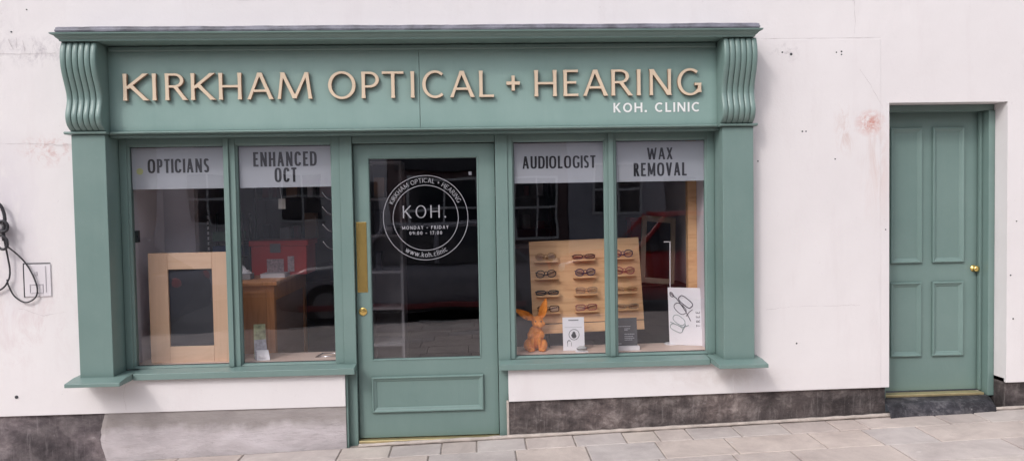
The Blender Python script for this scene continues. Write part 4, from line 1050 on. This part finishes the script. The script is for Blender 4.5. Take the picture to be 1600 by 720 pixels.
# reception desk, cabinet with mirror
t = thing('reception_desk', 'grey reception desk with a pale top, behind the eyewear board', 'desk', (.95, 1.9, 0))
mb = MB(); mb.box(.15, 1.66, 1.75, 2.35, 1.19, 1.23); mb.obj('desk_top', plain('pale desk top', (.36, .34, .35), .5), t, bevel=.004)
mb = MB(); mb.box(.20, 1.62, 1.80, 2.3, -.02, 1.189); mb.obj('desk_body', GREYMAT, t)
t = thing('table_mirror', 'leaning mirror in a pale wood frame standing on a dark cabinet in the last window', 'mirror', (1.45, .9, .95))
M_ = Matrix.Translation((1.46, .95, .93)) @ Matrix.Rotation(-.25, 4, 'X') @ Matrix.Rotation(.10, 4, 'Y')
mb = MB()
for a in ((-.14, -.10, -.01, .02, 0, .56), (.10, .14, -.01, .02, 0, .56), (-.0995, .0995, -.01, .02, 0, .045), (-.0995, .0995, -.01, .02, .515, .56)): mb.box(*a)
mb.v = [tuple(M_ @ Vector(p)) for p in mb.v]; mb.obj('mirror_frame', PALEWOOD, t, bevel=.003)
mb = MB(); mb.box(-.0995, .0995, .004, .010, .0455, .5145); mb.v = [tuple(M_ @ Vector(p)) for p in mb.v]; mb.obj('mirror_glass', plain('dark mirror', (.12, .12, .13), .08, .02, 3, metal=1.), t)
t = thing('low_cabinet', 'dark cabinet behind the display bed carrying the mirror', 'cabinet', (1.45, 1.0, 0))
mb = MB(); mb.box(1.24, 1.68, .80, 1.2, -.02, .915); mb.obj('carcass', CHARCOAL, t, bevel=.003)
mb = MB(); mb.box(1.225, 1.695, .785, 1.205, .916, .928); mb.obj('cabinet_top', BLACK, t, bevel=.002)
t = thing('red_box', 'red ribbed box added for a red car reflection, on the reception desk in the last window', 'box', (1.5, 1.9, 1.2305))  # added red shape standing in for a reflected car tail
mb = MB(); mb.box(1.44, 1.64, 1.84, 2.04, 1.2305, 1.42); mb.obj('box_body', RED, t, bevel=.006)
mb = MB(); mb.box(1.43, 1.65, 1.83, 2.05, 1.421, 1.45); mb.obj('box_lid', RED, t, bevel=.004)

# ------------------------------------------------------------------ across the street (seen mirrored in the panes)
def facade(x0, x1, y, h, mat, label, wins, doors=(), fasc=None):
    t = thing('terraced_house', label, 'building', ((x0 + x1) / 2, y, 0)); zb = ground_z((x0 + x1) / 2, y) - .1
    mb = MB(); mb.box(x0, x1, y - 7, y, zb - .5, h); mb.obj('wall', mat, t)
    mb = MB(); mb.add([(x0, y + .25, h), (x1, y + .25, h), (x1, y - 3.5, h + 2.2), (x0, y - 3.5, h + 2.2), (x0, y - 7.2, h), (x1, y - 7.2, h)], [(0, 1, 2, 3), (3, 2, 5, 4), (0, 3, 4), (1, 5, 2), (0, 4, 5, 1)]); mb.obj('roof', ROOF, t)
    for a, b_, c, d in wins:
        mb = MB(); mb.rings(a, b_, c, d, [(0, y + .001), (0, y + .05), (.06, y + .05), (.06, y + .02)]); mb.box((a + b_) / 2 - .02, (a + b_) / 2 + .02, y + .015, y + .045, c + .06, d - .06); mb.box(a + .06, b_ - .06, y + .016, y + .05, (c + d) / 2 - .03, (c + d) / 2 + .03)
        w = mb.obj('window', SASH, t); WORLD[w.name] = (0, 0, 0)
        mb = MB(); mb.add([(a + .05, y + .012, c + .05), (b_ - .05, y + .012, c + .05), (b_ - .05, y + .012, d - .05), (a + .05, y + .012, d - .05)], [(0, 1, 2, 3)]); o = mb.obj('pane', PANE, w, recalc=False); o.location = (0, 0, 0)
    for a, b_, d in doors:
        mb = MB(); mb.box(a, b_, y + .005, y + .06, zb, d); mb.obj('door', CHARCOAL, t, bevel=.01)
    if fasc: mb = MB(); mb.box(fasc[0], fasc[1], y + .005, y + .18, fasc[2], fasc[3]); mb.obj('fascia', CHARCOAL, t, bevel=.02)
ROOF = plain('slate roof', (.07, .07, .08), .8, .2, 5); SASH = plain('white sash', (.6, .6, .6), .5)
PANE = plain('dark pane', (.02, .022, .03), .08, .1, 3)
facade(-22, -8, -14.2, 6.2, plain('grey brick', (.32, .27, .25), .9, .2, 3), 'grey brick house far left across the street', [(x, x + 1.1, 1.1, 2.6) for x in (-20, -16.5, -11)], [(-14, -13, 2.2)])
facade(-7.98, -2.2, -14.2, 6.0, plain('white render', (.66, .64, .66), .9, .1, 2), 'pale rendered house across the street facing the left windows', [(-7.2, -6.1, 1.2, 2.5), (-4.9, -3.8, 1.2, 2.5)] + [(x, x + 1.1, 3.6, 5) for x in (-7.2, -4.9)], [(-3.3, -2.45, 2.2)])
facade(-2.18, 2.4, -14.2, 6.4, plain('dark brown shop', (.15, .10, .10), .8, .2, 3), 'dark shop across the street facing the green door', [(-1.7, .1, .7, 2.3), (1.0, 2.1, .7, 2.3), (-1.4, -.3, 3.8, 5.2), (.6, 1.7, 3.8, 5.2)], [(.2, .9, 2.2)], (-2.0, 2.2, 2.45, 3.1))
facade(2.42, 9, -14.2, 6.0, plain('grey render', (.42, .42, .46), .9, .1, 2), 'grey rendered house across the street facing the right windows', [(3.0, 4.3, 1.25, 2.6), (6.2, 7.5, 1.25, 2.6), (3.0, 4.2, 3.7, 5.1), (6.2, 7.4, 3.7, 5.1)], [(4.9, 5.7, 2.2)])
facade(9.02, 22, -14.2, 6.8, plain('red brick', (.22, .09, .06), .9, .2, 3), 'red brick house far right across the street', [(x, x + 1.1, 1.1, 2.6) for x in (10, 14, 18)], [(12.4, 13.4, 2.2)])
def car(cx, cy, zg, label, paint=(.40, .02, .025), stripe=None):
    t = thing('parked_car', label, 'car', (cx, cy, zg))
    cols = plain('car paint', paint, .22, .05, 3)
    if stripe:
        g = MB(); g.box(cx - 1.7, cx + 1.7, cy + .86, cy + .925, zg + .26, zg + .34); g.obj('sill_trim', plain('sill trim', stripe, .4), t, bevel=.01)
    st = [(-2.05, .30, .62, .70), (-1.98, .25, .78, .80), (-1.6, .22, .90, .86), (-1.0, .20, .95, .88), (0, .20, .96, .89), (1.0, .20, .97, .88), (1.7, .24, .98, .86), (2.02, .30, .92, .80), (2.08, .36, .80, .72)]
    def loft(st, name, mat, top_in):
        vs = []; fs = []; R = 12
        for x, z0, z1, hw in st:
            ring = [(-hw * .92, z0), (-hw, z0 + .12), (-hw * 1.0, (z0 + z1) / 2), (-hw * .985, z1 - .12), (-hw * top_in, z1 - .02), (-hw * top_in * .5, z1), (hw * top_in * .5, z1), (hw * top_in, z1 - .02), (hw * .985, z1 - .12), (hw, (z0 + z1) / 2), (hw, z0 + .12), (hw * .92, z0)]
            vs += [(cx + x, cy + y, zg + z) for y, z in ring]
        for i in range(len(st) - 1):
            for k in range(R): fs.append((i * R + k, i * R + (k + 1) % R, (i + 1) * R + (k + 1) % R, (i + 1) * R + k))
        fs += [tuple(range(R)), tuple((len(st) - 1) * R + k for k in range(R))]
        mb = MB(); mb.add(vs, fs); o = mb.obj(name, mat, t, smooth=True, bevel=0); return o
    loft(st, 'body', cols, .9)
    g = MB(); gs = [(-1.05, .93, .93, .78), (-.45, .93, 1.42, .70), (.3, .93, 1.50, .68), (1.1, .93, 1.46, .68), (1.75, .93, 1.0, .74)]
    vs = []; fs = []
    for x, z0, z1, hw in gs: vs += [(cx + x, cy + s * (.84 if k == 0 else hw * .92), zg + (z0 if k == 0 else z1)) for s, k in ((-1, 0), (-1, 1), (1, 1), (1, 0))]
    for i in range(4):
        for k in range(3): fs.append((i * 4 + k, i * 4 + k + 1, (i + 1) * 4 + k + 1, (i + 1) * 4 + k))
    g.add(vs, fs); g.obj('windows', PANE, t, bevel=.02)
    g = MB(); g.box(cx - .42, cx + 1.12, cy - .64, cy + .64, zg + 1.44, zg + 1.515); g.obj('roof', cols, t, bevel=.03)
    for s in (-1, 1):
        for x in (-.45, .35, 1.12): 
            g = MB(); g.tube([(cx + x - (.5 if x < -.4 else -.0), cy + s * .85, zg + .94), (cx + x + .02, cy + s * .66, zg + 1.46)], .035, 6); g.obj('pillar', cols, t)
        for x in (-1.3, 1.32):
            g = MB(); g.lathe([(.20, s * .905 - .0), (.31, s * .90), (.325, s * .86), (.325, s * .68)], (cx + x, cy, zg + .325), n=28); w = g.obj('wheel', BLACK, t, smooth=False); WORLD[w.name] = (cx, cy, zg)
            g = MB(); g.lathe([(.06, s * .915), (.19, s * .908), (.20, s * .90)], (cx + x, cy, zg + .325), n=20); o = g.obj('rim', GREYMAT, w); o.location = (0, 0, 0)
        g = MB(); g.ball((cx - 1.98, cy + s * .58, zg + .68), (.10, .17, .09)); g.obj('headlight', SASH, t, smooth=True)
        g = MB(); g.ball((cx + 2.02, cy + s * .62, zg + .82), (.07, .14, .10)); g.obj('tail_light', RED, t, smooth=True)
car(3.35, -7.1, ground_z(3.35, -7.1) - .125, 'dark red estate car parked across the road, mirrored in the right hand windows')
car(-.95, -7.1, ground_z(-.95, -7.1) - .125, 'grey estate car with dark red sill trim, parked facing the green shop door', (.20, .20, .23), (.22, .04, .045))
car(-6.6, -7.2, ground_z(-6.6, -7.2) - .125, 'dark blue estate car parked at the left end of the row', (.02, .03, .07))

# ------------------------------------------------------------------ light, sky, camera
w = bpy.data.worlds.new('World'); scene.world = w; w.use_nodes = True; nt = w.node_tree
bg = nt.nodes['Background']; sky = N(nt, 'ShaderNodeTexSky', sky_type='NISHITA')
sky.sun_disc = False
sd = Vector((-.80, -1.0, 1.12)).normalized()
sky.sun_elevation = math.asin(sd.z); sky.sun_rotation = math.atan2(sd.x, sd.y)
sky.air_density = 1.0; sky.dust_density = 3.0; sky.ozone_density = 1.0
hs = N(nt, 'ShaderNodeHueSaturation', Saturation=.30)     # thin high cloud
tint = mix(nt, 1., hs.outputs[0], (1.545, 1.55, 1.59), 'MULTIPLY')
nt.links.new(sky.outputs[0], hs.inputs['Color']); nt.links.new(tint, bg.inputs['Color']); bg.inputs['Strength'].default_value = .15
ld = bpy.data.lights.new('sun', 'SUN'); ld.energy = .78; ld.angle = math.radians(6); ld.color = (1, .95, .90)
lo = bpy.data.objects.new('sun', ld); COL.objects.link(lo); lo.rotation_euler = (-sd).to_track_quat('-Z', 'Y').to_euler(); lo.location = (0, -6, 8)
cd = bpy.data.cameras.new('camera'); cam = bpy.data.objects.new('camera', cd); COL.objects.link(cam)
cd.sensor_width = 36; cd.lens = 36 * 1180 / 1600; cd.clip_end = 500; cd.clip_start = .05
Rr = [[0.99868, -0.04845, -0.01719], [0.01888, 0.03476, 0.99922], [0.04781, 0.99822, -0.03563]]
cam.matrix_world = Matrix(((Rr[0][0], Rr[1][0], -Rr[2][0], 0), (Rr[0][1], Rr[1][1], -Rr[2][1], -5.1), (Rr[0][2], Rr[1][2], -Rr[2][2], 1.6), (0, 0, 0, 1)))
scene.camera = cam
scene.view_settings.view_transform = 'Standard'; scene.view_settings.look = 'None'; scene.view_settings.exposure = 0
scene.cycles.max_bounces = 8; scene.cycles.transparent_max_bounces = 12
